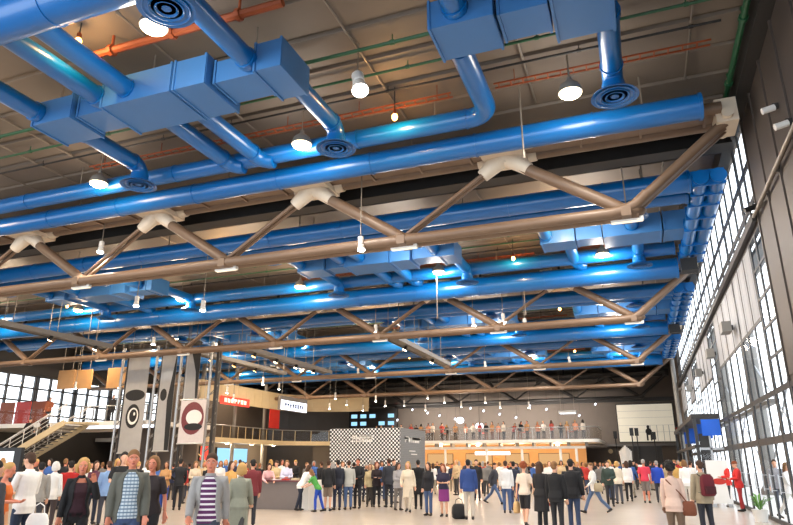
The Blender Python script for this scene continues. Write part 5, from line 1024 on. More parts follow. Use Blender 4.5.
for i, (x, y, z) in enumerate(((-5.05,13.3,10.05),(-10.7,8.5,10.45),(-4.4,26.2,10.1),(-2.0,22.6,10.1),(-17.0,22.4,10.1),(-29.8,26.0,10.1),(-8.4,37.9,10.0),(-16.2,38.6,10.0),(-3.6,36.2,10.0),(-10.4,50.0,10.0),(-17.5,49.6,10.0),(-4.2,51.2,10.0))):
    bulb(x, y, z, 'small orange bare bulb, '+['before the nearest truss, left of an elbow duct','above the box duct at upper left','left of the second bay facade box duct','front one by the facade box duct in the second bay','middle of the second bay at its left box duct','far left of the second bay','middle of the third bay','left part of the third bay','right part of the third bay','middle of the fourth bay','left part of the fourth bay','right part of the fourth bay'][i])
def canlight(x, y, z, ztop, label, mt='cool', power=0, r=.13, L=.42, tilt=0.0, name='can_spotlight', grp='white can spotlights'):
    """white tin spotlight hung on a rod"""
    t = thing(name, label, 'spotlight', (x,y,z), grp)
    d = V((tilt,-tilt*1.2,-1)).normalized(); p = V((x,y,z+L))
    m = MB().tube([p, p+d*L*.45, p+d*L*.5, p+d*L*.55, p+d*L], [r*.72,r*.72,r*.5,r*.72,r], 16)
    part('housing', m, M['white'], t)
    q = p+d*(L+.004); part('lens', MB().tube([q, q+d*.02], [r*.9,r*.55], 16), M[mt], t)
    m = MB().tube([p-d*.02, (x,y,ztop)], .016, 6); m.bar((x-.09,y,z+L),(x+.09,y,z+L),.03,.05)
    part('hanging_rod', m, M['tube'], t)
    if power: 
        light('SPOT', t, q+d*.04, power, (1,.92,.8), .1, 110)
    return t
canlight(-5.2, 11.3, 9.5, ZC-.003, 'big white can spotlight glaring at the top centre, before the nearest truss', 'cool', 500*PW, .2, .6, .3)
for i, (x, y, z, zt) in enumerate(((-17.4,16.2,9.0-.2,9.95),(-15.4,19.6,7.25,9.5),(-18.8,19.7,7.75,9.5),(-7.1,15.9,7.55,9.95),(-26.4,29.4,8.3,9.95),(-7.07,29.4,7.95,9.95),(-5.6,29.4,8.05,9.95),(-4.57,29.3,7.7,9.95),(-12.2,29.4,8.0,9.95),(-9.5,42.5,7.85,9.95),(-3.9,42.5,7.85,9.95),(-19.0,42.5,7.85,9.95))):
    canlight(x, y, z, zt, 'white can spotlight, '+['hung in the nearest truss at far left','lower one of the pair behind the nearest truss','left one of the pair behind the nearest truss','in front of the nearest truss, mid span','hung in the second truss at far left','left one of the three on the second truss','middle one of the three on the second truss','right one of the three on the second truss','on the second truss, mid span','middle one on the third truss','right one on the third truss','left one on the third truss'][i], 'cool', 180*PW, .12, .42, .12)
# row of slim pendants before the back balcony
for i, (x, z) in enumerate(((-21.23,6.9),(-19.15,6.45),(-17.31,7.15),(-15.53,6.65),(-13.27,7.0),(-11.95,6.5),(-18.83,7.55),(-9.26,6.4),(-23.4,7.0),(-25.6,6.6),(-27.5,7.2))):
    canlight(x, 58.6+.25*(i % 3), z, ZC-.003, 'slim white tube pendant hanging before the back balcony', 'cool', 0, .1, .55, 0, 'tube_pendant', 'slim tube pendants before the back balcony')
for i, (x, y, z) in enumerate(((-16.16,60.4,5.3),(-14.33,60.6,4.75))):
    t = thing('globe_pendant', ['higher','lower'][i]+' of the two white lantern lamps glowing over the back balcony', 'lamp', (x,y,z))
    part('lamp_shade', MB().ell((x,y,z+.25), (.38,.38,.3), 16, 10), M['whiteglow'], t)
    part('cord', MB().tube([(x,y,z+.5),(x,y,ZC-.003)], .015, 6), M['dark'], t)
    light('POINT', t, (x,y,z-.15), 110*PW, (1,.8,.6), .3)
t = thing('flat_pendant', 'flat white hanging lamp over the right end of the back balcony', 'lamp', (-6.1,61,6.0))
part('lamp_shade', MB().box(-6.9,-5.3,60.6,61.4,6.0,6.22), M['white'], t)
part('diffuser_panel', MB().box(-6.8,-5.4,60.7,61.3,5.97,5.998), M['whiteglow'], t)
for s in (-.6,.6): part('hanging_rod', MB().tube([(-6.1+s,61,6.2),(-6.1+s,61,ZC-.003)], .015, 6), M['tube'], t)
for i in range(14):
    x = -24+1.55*i; y = 64+.4*(i % 3); z = 5.9+.35*((i*7) % 4)
    t = thing('small_spotlight', 'tiny white spotlight hanging over the back balcony', 'spotlight', (x,y,z), 'tiny spotlights over the back balcony')
    part('lamp_head', MB().tube([(x,y,z),(x+.12,y-.05,z+.16)], [.09,.06], 10), M['whiteglow'], t)
    part('cord', MB().tube([(x+.12,y-.05,z+.15),(x+.12,y-.05,ZC-.003)], .01, 5), M['dark'], t)
    if i % 2 == 0: light('SPOT', t, (x-.02,y+.12,z-.05), 170*PW, (1,.9,.8), .1, 130, (math.radians(75),0,0))
# lengthwise lighting gantries
def gantry(x, y0, y1, z, label, spots):
    t = thing('lighting_gantry', label, 'gantry', (x,(y0+y1)/2,z), 'lengthwise lighting gantries')
    m = MB().box(x-.32,x+.32,y0,y1,z,z+.1)
    for s in (-.32,.32): m.box(x+s-.03,x+s+.03,y0,y1,z-.05,z+.2)
    part('channel', m, M['midgrey'], t)
    y = y0+.3
    while y < y1:
        for s in (-.3,.3): part('hanger_rod', MB().tube([(x+s,y,z+.15),(x+s,y,ZC-.003)], .018, 6), M['tube'], t)
        y += 2.6
    for yy, mt in spots:
        m = MB().tube([(x,yy,z+.02),(x-.1,yy-.05,z-.22)], [.07,.13], 12); p = part('spot_head', m, M['dark'], t)
        part('lens', MB().tube([(x-.101,yy-.051,z-.224),(x-.108,yy-.054,z-.24)], [.12,.08], 12), M[mt], p)
        light('SPOT', t, (x-.12,yy-.06,z-.3), 130*PW, (1,.6,.3) if mt == 'orange' else (1,.85,.66), .1, 120, (0,math.radians(-25),0))
gantry(-28.2, 18.5, 27.8, 7.95, 'grey lengthwise gantry at far left under the second bay', [(20,'warm'),(24,'warm'),(27,'cool')])
gantry(-21.0, 30.6, 41.6, 7.9, 'grey lengthwise gantry behind the second truss, left of centre', [(32,'orange'),(34.5,'warm'),(37,'warm'),(39.5,'warm')])
gantry(-11.8, 30.6, 41.0, 7.9, 'grey lengthwise gantry behind the second truss, mid span', [(33,'warm'),(38,'warm')])
gantry(-24.8, 30.6, 41.6, 8.0, 'grey lengthwise gantry with orange lamps above the eye banners', [(33,'orange'),(35.5,'orange'),(38,'orange')])
for i, (x, y, z) in enumerate(((-33.0,35.5,6.2),(-35.5,36.5,6.9),(-37.5,34.5,6.7),(-31.6,37.5,6.0),(-28.5,40.0,6.6),(-30.0,43.0,6.4),(-26.5,44.0,7.2),(-28.0,47.0,6.0),(-24.5,38.5,6.9),(-22.5,46.0,6.5),(-25.0,50.0,6.1),(-21.5,52.0,6.8))):
    canlight(x, y, z, ZC-.003, 'slim white tube pendant on a long rod in the left part of the hall', 'cool', 60*PW, .1, .5, 0, 'tube_pendant', 'long rod pendants in the left part')
for i, (y) in enumerate((46,50,54,58)):
    t = thing('gallery_lamp', 'round warm lamp under the slab of the cream side gallery', 'lamp', (-35.2,y,3.3), 'lamps under the side gallery')
    part('rim', MB().lathe([(.2,.03),(.22,.099)], (-35.2,y,3.3), 14), M['grey'], t); part('lens', MB().lathe([(.14,0),(.19,.03)], (-35.2,y,3.3), 14), M['warm'], t)
    light('POINT', t, (-35.2,y,3.15), 90*PW, (1,.78,.5), .15)
for n in range(3):
    for k in range(6):
        x = .25-6.1*k; y = TR[n]
        t = thing('linear_lamp', 'thin lit lamp under the %s roof truss, %s node from the facade' % (ORD[n], ['first','second','third','fourth','fifth','sixth'][k]), 'lamp', (x,y,7.5), 'linear lamps under the trusses')
        part('case', MB().box(x-.4,x+.4,y-.07,y+.07,7.56,7.66), M['white'], t); part('lens', MB().box(x-.38,x+.38,y-.06,y+.06,7.545,7.559), M['softglow'], t)
# plumb cables
for i, (x, y, z0) in enumerate(((-1.95,14,8.9),(.3,18,8.7),(-8.0,26.5,8.0),(-4.3,28.0,8.2))):
    m = MB().tube([(x,y,z0),(x,y,ZC-.003)], .02, 6); m.lathe([(.03,0),(.045,.05),(.03,.22)], (x,y,z0-.2), 8)
    solo('hanging_cable', m, M['tube'], ['thin brownish cable hanging before the nearest truss, below a box duct','thin cable hanging behind the nearest truss near its last node','thin cable hanging in the second bay, mid span','thin cable with a weight before the second truss'][i], 'cable')
# ------------------------------------------------------------------ things of the hall
def glyphs(mb, n, w, h, place, seed=1, gap=.28):
    """n blurred letter-like block marks; place(u,v) -> corner function drawing a small box in the sign's plane"""
    rnd = random.Random(seed); cw = w/n
    for i in range(n):
        a = i*cw; b = a+cw*(1-gap); k = rnd.randrange(4); st = cw*.3
        place(mb, a, a+st, 0, h)
        if k in (0,1,3): place(mb, a, b, h-st, h)
        if k in (0,2): place(mb, a, b, 0, st)
        if k in (1,2,3): place(mb, a, b, h*.45, h*.45+st)
        if k in (0,3): place(mb, b-st, b, 0, h)
# back balcony
YF = 58.0; XR = -3.4; zs = 3.62
t = thing('balcony', 'white edged balcony with a glass guard along the back of the hall', 'balcony', (-15,YF,3.1))
def rounded(mb, ins, z0, z1, r=1.0):
    pts = [(-26,YF+ins)] + [(XR-ins-r+r*math.sin(a), YF+ins+r-r*math.cos(a)) for a in [PI/2*i/8 for i in range(9)]] + [(XR-ins,YB-.7),(-26,YB-.7)]
    n = len(pts); mb._add([(x,y,z0) for x,y in pts]+[(x,y,z1) for x,y in pts], [tuple(range(n-1,-1,-1)), tuple(range(n,2*n))]+[(i,(i+1)%n,n+(i+1)%n,n+i) for i in range(n)])
m = MB(); rounded(m, 0, 3.36, zs); part('slab', m, M['white'], t)
m = MB(); m.box(-26,-4.6,YF+.5,YF+.8,2.84,3.06)
part('lower_beam', m, M['white'], t)
for k in range(15):
    x = -25.5+1.5*k; part('bracket', MB().box(x-.1,x+.1,YF+.25,YF+1.2,3.06,3.36), M['grey'], t)
# curved glass guard
pts = [(-26,YF+.06)] + [(XR-.06-1.0+1.0*math.sin(a), YF+.06+1.0-1.0*math.cos(a)) for a in [PI/2*i/8 for i in range(9)]] + [(XR-.06,63.5)]
g = MB()
for a, b in zip(pts, pts[1:]): g.bar((a[0],a[1],zs+.5),(b[0],b[1],zs+.5),.02,.96)
part('glass_guard', g, M['guard'], t)
part('handrail', MB().tube([(x,y,zs+1.02) for x,y in pts], .035, 8), M['alu'], t)
x = -25.8
while x < -4.4:
    part('guard_post', MB().box(x-.02,x+.02,YF+.04,YF+.1,zs,zs+1.0), M['alu'], t); x += 1.53
for k, x in enumerate((-24.4,-17.2,-13.3,-10.1,-6.75,-5.4)):
    m = MB().tube([(x,YF+.65,0),(x,YF+.65,2.85)], .11, 12); m.lathe([(.2,0),(.2,.03),(.12,.06)], (x,YF+.65,0), 12)
    solo('column', m, M['white'], 'slim round white column under the back balcony, %s from the right' % ['sixth','fifth','fourth','third','second','first'][k], 'column', 'white columns under the back balcony')
# bar under the balcony
struct('wall_bar', MB().box(-26,-5,64,64.2,0,3.355), M['wood'])
t = thing('bar_counter', 'lit wooden bar counter under the back balcony', 'counter', (-12,62,0))
part('front_panel', MB().box(-20,-6.2,61.6,61.75,0,1.05), M['wood'], t)
part('worktop', MB().box(-20.1,-6.1,61.5,62.5,1.05,1.12), M['cream'], t)
for k, (x0, x1) in enumerate(((-25,-21.2),(-20.6,-18.0),(-16.6,-14.0),(-12.6,-10.4),(-9.4,-6.6))):
    s = thing('menu_board', 'warm lit panel on the wood wall behind the bar, %s from the left' % ['first','second','third','fourth','fifth'][k], 'panel', (x0,63.97,1.5), 'lit panels behind the bar')
    part('lit_face', MB().box(x0,x1,63.93,63.95,1.55,2.5), M['warmglow'], s); part('case', MB().box(x0-.05,x1+.05,63.95,63.999,1.5,2.55), M['dark'], s)
m = MB().box(-14.4,-11.2,58.75,58.85,2.35,2.62); s = solo('bar_sign', m, M['whiteglow'], 'small white lit sign hung between columns under the back balcony', 'sign')
for k in range(5):
    x = -22+3.7*k
    t = thing('bar_lamp', 'round warm ceiling lamp over the bar under the balcony', 'lamp', (x,60.8,3.2), 'warm lamps over the bar')
    part('lens', MB().lathe([(.15,0),(.2,.05)], (x,60.8,3.2), 14), M['warm'], t); part('rim', MB().lathe([(.21,.05),(.24,.155)], (x,60.8,3.2), 14), M['grey'], t)
    light('POINT', t, (x,60.8,3.05), 60*PW, (1,.7,.42), .15)
# picture window in the back wall, and the dark stands before it
t = thing('lit_picture', 'big pale lit picture panel with a small dark figure on the back wall', 'picture', (.55,YB-.1,3.6))
part('panel_face', MB().box(-2.05,3.15,YB-.12,YB-.04,3.66,7.25), mat('pale_lit_picture',(214,208,190),.6,noise=.06,nscale=1.5,emit=(226,218,198),estr=.32), t)
m = MB().box(-2.12,-2.05,YB-.15,YB-.031,3.6,7.32); m.box(3.15,3.22,YB-.15,YB-.031,3.6,7.32); m.box(-2.12,3.22,YB-.15,YB-.031,7.25,7.32); m.box(-2.12,3.22,YB-.15,YB-.031,3.6,3.66)
part('frame', m, M['dark'], t)
m = MB()
for z in (4.55,5.2,5.95,6.6): m.box(-2.0,3.1,YB-.125,YB-.121,z,z+.02)
for x in (.9,1.5,2.1,2.6): m.box(x,x+.05,YB-.125,YB-.121,3.7,5.2)
part('faint_lines', m, M['printgrey'], t)
m = MB().ell((.72,YB-.14,5.05),(.14,.015,.17),12,8); m.ell((.74,YB-.14,4.6),(.3,.015,.34),12,8); m.box(.5,.66,YB-.15,YB-.13,3.75,4.4); m.box(.86,1.0,YB-.15,YB-.13,3.75,4.4)
part('dark_figure', m, M['print'], t)
for i, (x, y, h) in enumerate(((-2.2,62.5,4.25),(-.75,60,4.4),(-.35,60.4,4.4),(1.05,61.5,4.1))):
    s = thing('lamp_stand', 'tall thin black stand before the pale picture panel, %s from the left' % ['first','second','third','fourth'][i], 'stand', (x,y,0), 'thin black stands before the picture panel')
    part('pole', MB().tube([(x,y,.05),(x,y,h-.5)], .05, 8), M['black'], s)
    part('lamp_box', MB().box(x-.16,x+.16,y-.12,y+.12,h-.5,h+.15), M['black'], s)
    part('foot', MB().lathe([(.4,0),(.4,.04),(.06,.09)], (x,y,0), 14), M['black'], s)
m = MB().box(-1.7,1.6,63.2,63.5,0,3.1)
for k in range(5): m.box(-1.66+.66*k,-1.1+.66*k,63.17,63.2,.1,3.0)
solo('partition', m, M['dark'], 'dark panelled partition below the pale picture panel', 'partition')
m = MB()
for k in range(9):
    a = k/8; m.tube([(-1.9+.9*a,61.0+.1*math.sin(9*a),3.1-.9*abs(a-.5)),(-1.75+.7*a,61.0,1.2)], .09, 8)
solo('white_drape', m, M['white'], 'white cloth drape hanging before the dark partition', 'drape')
s = thing('wall_alarm', 'small red wall beacon right of the pale picture panel', 'beacon', (3.33,YB-.1,4.7))
part('beacon_lens', MB().ell((3.3,YB-.18,4.85),(.1,.08,.13),10,8), M['red'], s); part('back_plate', MB().box(3.18,3.42,YB-.1,YB-.001,4.62,5.05), M['grey'], s)
m = MB().lathe([(.22,-.03),(.22,.03)], (-3.0,YB-.65,2.75), 14, 'y'); m.box(-3.03,-2.97,YB-.65,YB-.001,2.72,2.78)
solo('wall_clock', m, M['cream'], 'round pale wall disc at the right end of the back balcony', 'wall disc')
# dotted kiosk
X0k, X1k, Y0k, Y1k, Hk = -16.1, -12.0, 32.4, 36.7, 3.45
t = thing('kiosk', 'black kiosk covered with white dots and a grey right side', 'kiosk', (-14.05,34.5,0))
part('dotted_front', MB().box(X0k,X1k,Y0k,Y0k+.12,0,Hk), dots('black_dotted_panel',(14,14,15),(232,232,230),.145,.35), t)
m = MB().box(X1k-.12,X1k,Y0k+.121,Y1k,0,Hk); m.box(X0k,X0k+.12,Y0k+.121,Y1k,0,Hk); m.box(X0k+.121,X1k-.121,Y1k-.12,Y1k,0,Hk); m.box(X0k+.121,X1k-.121,Y0k+.121,Y1k-.121,Hk-.1,Hk)
part('body', m, dots('grey_dotted_panel',(104,106,108),(134,136,138),.13,.3), t)
def pxz(y0): return lambda mb,a,b,c,d: mb.box(-14.75+a,-14.75+b,y0-.02,y0,2.72+c,2.72+d)
m = MB(); glyphs(m, 6, 1.3, .34, pxz(Y0k-.001), 4, .12); part('lettering', m, M['white'], t, 'white block lettering')
m = MB(); glyphs(m, 6, 2.7, .3, lambda mb,a,b,c,d: mb.box(X1k+.001,X1k+.02,33.2+a,33.2+b,2.72+c,2.72+d), 4, .12)
m.box(X1k+.001,X1k+.02,33.9,34.9,2.25,2.30); m.box(X1k+.001,X1k+.02,34.2,35.2,2.08,2.13); part('side_lettering', m, M['white'], t, 'white block lettering')
# information counter
t = thing('information_counter', 'grey welcome counter with a white end standing in the middle of the hall', 'counter', (-13.2,22.8,0))
part('front_panel', MB().box(-14.9,-12.0,21.9,22.0,0,.98), mat('warm_grey_laminate',(112,102,98),.5,noise=.05), t)
part('side_panel', MB().box(-15.0,-14.9,21.9,24.2,0,.98), M['midgrey'], t)
part('white_end', MB().box(-12.0,-11.7,21.9,24.2,0,1.02), M['white'], t, 'white end panel')
part('worktop', MB().box(-15.1,-12.0,21.8,22.7,.98,1.03), M['red'] if False else mat('dark_red_top',(96,40,44),.4), t)
part('back_shelf', MB().box(-14.9,-12.0,23.5,24.2,.7,.74), M['midgrey'], t)
for k in range(6):
    x = -14.6+.42*k; h = .03+.02*(k % 3)
    solo('leaflet_stack', MB().box(x,x+.2,22.0,22.28,1.031,1.031+h), [M['white'],M['red'],M['cream']][k % 3], '%s stack of leaflets on the welcome counter, %s from the left' % (['white','red','cream'][k % 3], ['first','second','third','fourth','fifth','sixth'][k]), 'leaflets', 'leaflets on the welcome counter')
# left mezzanine with stair and glass guard
t = thing('mezzanine', 'upper landing at far left with a pale glass guard', 'mezzanine', (-31,32,4))
part('slab', MB().box(-44.7,-27.8,31.2,38,3.86,4.12), M['white'], t)
part('glass_guard', MB().box(-33.2,-27.9,31.24,31.27,4.14,5.02), M['guard'], t)
part('handrail', MB().tube([(-33.2,31.255,5.05),(-27.9,31.255,5.05)], .035, 8), M['alu'], t)
for k in range(6): part('guard_post', MB().box(-33.2+1.05*k-.02,-33.2+1.05*k+.02,31.22,31.30,4.12,5.05), M['alu'], t)
part('guard_panel', MB().box(-44.5,-36.4,31.24,31.3,4.14,5.0), M['guard'], t)
m = MB()
for k in range(6):
    m.box(-33+.95*k,-32.1+.95*k,31.3,31.45,3.70,3.85)
part('window_glow', m, M['whiteglow'], t, 'bright strip standing in for window daylight')  # glowing boxes stand in for daylight through windows below the slab
struct('wall_under_landing', MB().box(-33.3,-26.6,34.6,34.8,0,3.855), M['wall'])
# stair climbing to the right
t = thing('staircase', 'cream stair with white railings climbing to the left landing', 'stairs', (-36,30,0))
xa, za, xb, zb = -40.5, 0.0, -32.2, 4.0
for s, y in (('near',29.2),('far',31.0)):
    m = MB().bar((xa,y,za+.12),(xb,y,zb-.06),.1,.36); part('stringer', m, M['cream'], t)
    part('handrail', MB().tube([(xa,y,za+1.2),(xb,y,zb+1.05)], .04, 8), M['white'], t)
    m = MB()
    for h in (.45,.7,.95): m.tube([(xa,y,za+h+.15),(xb,y,zb+h)], .018, 6)
    part('rail_bar', m, M['white'], t)
    for k in range(9):
        a = k/8; x = xa+(xb-xa)*a; z = za+.15+(zb-.15-za)*a
        part('rail_post', MB().tube([(x,y,z-.02),(x,y,z+1.04)], .022, 6), M['white'], t)
for k in range(23):
    a = (k+1)/23; x = xa+(xb-xa)*a; z = zb*a
    part('step', MB().box(x-.36,x,29.26,30.94,z-.05,z), M['grey'], t)
struct('landing_floor', MB().box(xb,-31.5,29.2,31.19,3.88,4.0), M['cream'])
# red artwork panels on the landing
for k in range(4):
    x0 = -44.2+1.55*k
    s = solo('art_panel', MB().box(x0,x0+1.35,33.0,33.08,4.13,5.75), [M['red'],M['rust'],M['red'],M['orange'] if False else M['rust']][k], '%s art panel on the far left landing, %s from the left' % (['red','orange','red','orange'][k], ['first','second','third','fourth'][k]), 'art panel', 'art panels on the landing')
# hanging honey wood acoustic panels
for k, (x0, x1, y, z0, z1) in enumerate(((-41.0,-39.4,36,6.95,8.35),(-39.3,-37.7,36,6.9,8.3),(-36.2,-34.2,36,6.85,8.3))):
    t = thing('acoustic_panel', 'honey coloured hanging panel at far left, %s from the left' % ['first','second','third'][k], 'panel', (x0,y,z0), 'honey coloured hanging panels')
    part('board', MB().box(x0,x1,y,y+.12,z0,z1), M['wood'], t)
    for q in (.3, x1-x0-.3): part('hanging_rod', MB().tube([(x0+q,y+.06,z1-.02),(x0+q,y+.06,ZC-.003)], .02, 6), M['tube'], t)
# face banners between steel posts
YP = 31.0
px = [-29.75,-27.1,-25.35,-23.15]
for k, x in enumerate((-30.0,-27.35,-25.5,-23.3)):
    t = thing('lattice_post', 'steel lattice post of the face banners, %s from the left' % ['first','second','third','fourth'][k], 'post', (x,YP,0), 'steel posts of the face banners')
    for s in (-.22,.22): part('upright', MB().tube([(x+s,YP+.2,0),(x+s,YP+.2,8.6)], .085, 10), M['alu'] if s < 0 else M['dark'], t)
    part('upright', MB().tube([(x,YP+.75,0),(x,YP+.75,8.6)], .085, 10), M['midgrey'], t)
    m = MB(); z = .6; q = 0
    while z < 8.2:
        m.tube([(x-.22,YP+.2,z),(x+.22,YP+.2,z+.4)], .03, 6); m.tube([(x-.22,YP+.2,z),(x,YP+.75,z+.4)], .03, 6); m.tube([(x+.22,YP+.2,z+.4),(x,YP+.75,z+.7)], .03, 6); z += .8
    part('lacing', m, M['grey'], t)
def banner(x0, x1, z0, z1, label, y=YP, mt='printgrey'):
    t = thing('photo_banner', label, 'banner', ((x0+x1)/2,y,z0))
    part('cloth', MB().box(x0,x1,y-.02,y,z0,z1), M[mt], t)
    for zz in (z0, z1): part('hem_bar', MB().tube([(x0-.05,y-.01,zz),(x1+.05,y-.01,zz)], .04, 8), M['alu'], t)
    for q in (x0+.15,x1-.15): part('cord', MB().tube([(q,y-.01,z1),(q,y-.01,9.88)], .012, 5), M['alu'], t)
    return t
def disc(mb, x, z, rx, rz, y, n=24):
    mb._add([(x+rx*math.cos(2*PI*i/n), y, z+rz*math.sin(2*PI*i/n)) for i in range(n)]+[(x+rx*math.cos(2*PI*i/n), y+.004, z+rz*math.sin(2*PI*i/n)) for i in range(n)],
            [tuple(range(n)), tuple(range(2*n-1,n-1,-1))]+[(i,n+i,n+(i+1)%n,(i+1)%n) for i in range(n)])
t = banner(-29.55,-27.9,2.2,8.4,'tall grey banner printed with one staring eye')
m = MB(); disc(m,-28.75,4.35,.52,.72,YP-.026); disc(m,-28.75,5.6,.75,.34,YP-.026); part('eye_shadow', m, M['print'], t)
m = MB(); disc(m,-28.72,4.35,.4,.5,YP-.032); part('eye_white', m, M['white'], t)
m = MB(); disc(m,-28.70,4.38,.29,.38,YP-.038); part('iris', m, M['print'], t)
m = MB(); disc(m,-28.62,4.48,.07,.1,YP-.044); part('eye_glint', m, M['white'], t)
t = banner(-26.95,-25.85,2.3,8.3,'tall grey banner printed with a dark round nostril')
m = MB(); disc(m,-26.6,5.55,.24,.36,YP-.026); part('nostril', m, M['print'], t)
m = MB(); m._add([(-26.15,YP-.025,2.35),(-25.86,YP-.025,2.35),(-25.86,YP-.025,8.25),(-26.3,YP-.025,5.2)],[(0,1,2,3)]); part('cheek_shadow', m, M['print'], t)
t = banner(-25.15,-24.15,5.2,8.2,'short grey banner with a curved black edge')
m = MB(); m._add([(-24.85,YP-.025,8.2),(-24.15,YP-.025,8.2),(-24.15,YP-.025,5.25),(-24.3,YP-.025,5.25),(-24.4,YP-.025,6.8)],[(0,1,2,3,4)]); part('dark_curve', m, M['print'], t)
t = banner(-24.95,-23.2,2.7,5.15,'square banner printed with dark red parted lips', YP-.35, 'skinprint')
m = MB(); disc(m,-24.05,4.1,.78,.92,YP-.376); part('lips', m, M['lips'], t)
m = MB(); disc(m,-23.95,4.15,.55,.42,YP-.382); part('teeth', m, M['white'], t)
m = MB(); disc(m,-23.95,3.62,.62,.2,YP-.388); part('mouth_gap', m, M['print'], t)
# cream curved mezzanine at back left
t = thing('side_gallery', 'two level cream gallery along the left side towards the back', 'gallery', (-34,55,3.4))
def wallpath(pts, z0, z1, th=.12):
    m = MB()
    for a, b in zip(pts, pts[1:]): m.bar((a[0],a[1],(z0+z1)/2),(b[0],b[1],(z0+z1)/2),th,z1-z0)
    return m
P0 = [(-34,44),(-34,56)] + [(-34+8*(1-math.cos(a)),56+5*math.sin(a)) for a in [PI/2*i/6 for i in range(1,7)]]
part('slab_edge', wallpath(P0, 3.35, 3.75, .2), M['cream'], t)
part('lower_guard', wallpath([(x-.1,y+.05) for x,y in P0], 3.76, 4.75, .05), M['guard'], t)
part('handrail', MB().tube([(x-.1,y+.05,4.8) for x,y in P0], .04, 8), M['alu'], t)
k = 0
for a, b in zip(P0, P0[1:]):
    L = (V(b)-V(a)).length; n = max(1,int(L/1.2))
    for i in range(n):
        p = V(a)+(V(b)-V(a))*(i/n); part('guard_post', MB().box(p.x-.14,p.x-.08,p.y-.03,p.y+.03,3.75,4.8), M['cream'], t)
m = MB(); m._add([(x,y,3.4) for x,y in P0]+[(-44.6,61,3.4),(-44.6,44,3.4)]+[(x,y,3.7) for x,y in P0]+[(-44.6,61,3.7),(-44.6,44,3.7)], (lambda n: [tuple(range(n-1,-1,-1)),tuple(range(n,2*n))]+[(i,(i+1)%n,n+(i+1)%n,n+i) for i in range(n)])(len(P0)+2))
part('slab', m, M['grey'], t)
m = wallpath(P0, 6.72, 8.35, .16)
for a, b in zip(P0, P0[1:]):
    L = (V(b)-V(a)).length; n = max(1,int(L/1.3))
    for i in range(n):
        p = V(a)+(V(b)-V(a))*(i/n); m.box(p.x+.06,p.x+.1,p.y-.03,p.y+.03,6.72,8.35)
part('upper_fascia', m, M['cream'], t)
m = MB()
for y in (45,50,55): m.tube([(-34.6,y,0),(-34.6,y,10.9)], .16, 10)
part('support_column', m, M['grey'], t)
struct('wall_gallery', MB().box(-38,-37.8,44,61,0,9.0), M['wall'])
def pyz(x0, y0, z0): return lambda mb,a,b,c,d: mb.box(x0,x0+.02,y0+a,y0+b,z0+c,z0+d)
t = thing('red_sign', 'red lit sign on the cream gallery fascia', 'sign', (-33.9,49,6.6))
part('lit_face', MB().box(-33.85,-33.7,46.6,50.9,6.55,7.25), M['redglow'], t)
m = MB(); glyphs(m, 7, 3.5, .36, pyz(-33.699,47.0,6.72), 9); part('lettering', m, mat('pale_red_letter',(250,190,170),.5,emit=(255,190,170),estr=1.2), t)
t = thing('white_sign', 'white hanging light box with faint blue lettering', 'sign', (-24,42,5.7))
part('case', MB().box(-24.12,-23.92,40.0,44.0,5.28,6.28), M['midgrey'], t)
part('lit_face', MB().box(-23.915,-23.89,40.1,43.9,5.32,5.98), M['whiteglow'], t)
m = MB(); glyphs(m, 8, 2.9, .3, pyz(-23.889,40.6,5.5), 3); part('lettering', m, mat('blue_grey_letter',(120,130,170),.5), t)
for y in (40.3,43.7): part('hanging_rod', MB().tube([(-24,y,6.25),(-24,y,ZC-.003)], .025, 6), M['tube'], t)
m = MB().box(-33.8,-33.72,54.6,56.4,4.9,6.7); solo('hanging_flag', m, M['red'], 'red upright flag on the cream gallery', 'flag')
for k, (y0,y1,z0,z1,mt,lab) in enumerate(((45.2,48.5,2.1,3.1,'warmglow','wide warm red screen under the cream gallery'),(49.5,50.9,1.9,3.1,'redglow','small red screen under the cream gallery'),(52.0,57.0,1.3,3.0,'screenblue','large pale blue screen under the cream gallery'))):
    t = thing('wall_screen', lab, 'screen', (-37.7,y0,z0)); part('lit_face', MB().box(-37.62,-37.6,y0,y1,z0,z1), M[mt], t); part('case', MB().box(-37.799,-37.62,y0-.06,y1+.06,z0-.06,z1+.06), M['black'], t)
t = thing('gallery_stair', 'cream stair flight dropping below the side gallery', 'stairs', (-35.3,45,0))
m = MB()
for y in (41.2,): m.bar((-36.4,48,.2),(-36.4,42,3.5),.1,.4); m.bar((-35.2,48,.2),(-35.2,42,3.5),.1,.4)
part('stringer', m, M['cream'], t)
for k in range(18):
    a = (k+.5)/18; part('step', MB().box(-36.35,-35.25,48-6*a-.17,48-6*a+.17,3.3*a+.14,3.3*a+.19), M['cream'], t)
part('handrail', MB().tube([(-35.2,48,1.3),(-35.2,42,4.6)], .04, 8), M['cream'], t)
# lit shelves and doorway between gallery and kiosk
t = thing('portal_frame', 'white rectangular portal frame left of the dotted kiosk', 'frame', (-21.5,50,0))
m = MB().box(-24.3,-24.1,50,50.2,0,2.9); m.box(-19.2,-19.0,50,50.2,0,2.9); m.box(-24.3,-19.0,50,50.2,2.9,3.1); part('frame', m, M['cream'], t)
t = thing('video_wall', 'stack of lit display cases on the dark wall left of the kiosk', 'display', (-27,63.9,4))
struct('wall_shop', MB().box(-33,-26.05,62.5,62.7,0,3.34), M['wall'])
m = MB().box(-30.5,-24.8,66.0,66.4,3.72,7.4)
part('cabinet', m, M['black'], t)
m = MB()
for r_ in range(4):
    for c_ in range(5):
        if (r_*3+c_*5) % 4: m.box(-30.2+1.1*c_,-29.5+1.1*c_,65.97,65.999,4.0+.8*r_,4.4+.8*r_)
part('lit_cells', m, M['screenblue'], t)
struct('floor_gallery', MB().box(-33.9,-26.02,61.2,YB-.1,3.4,3.7), M['grey'])
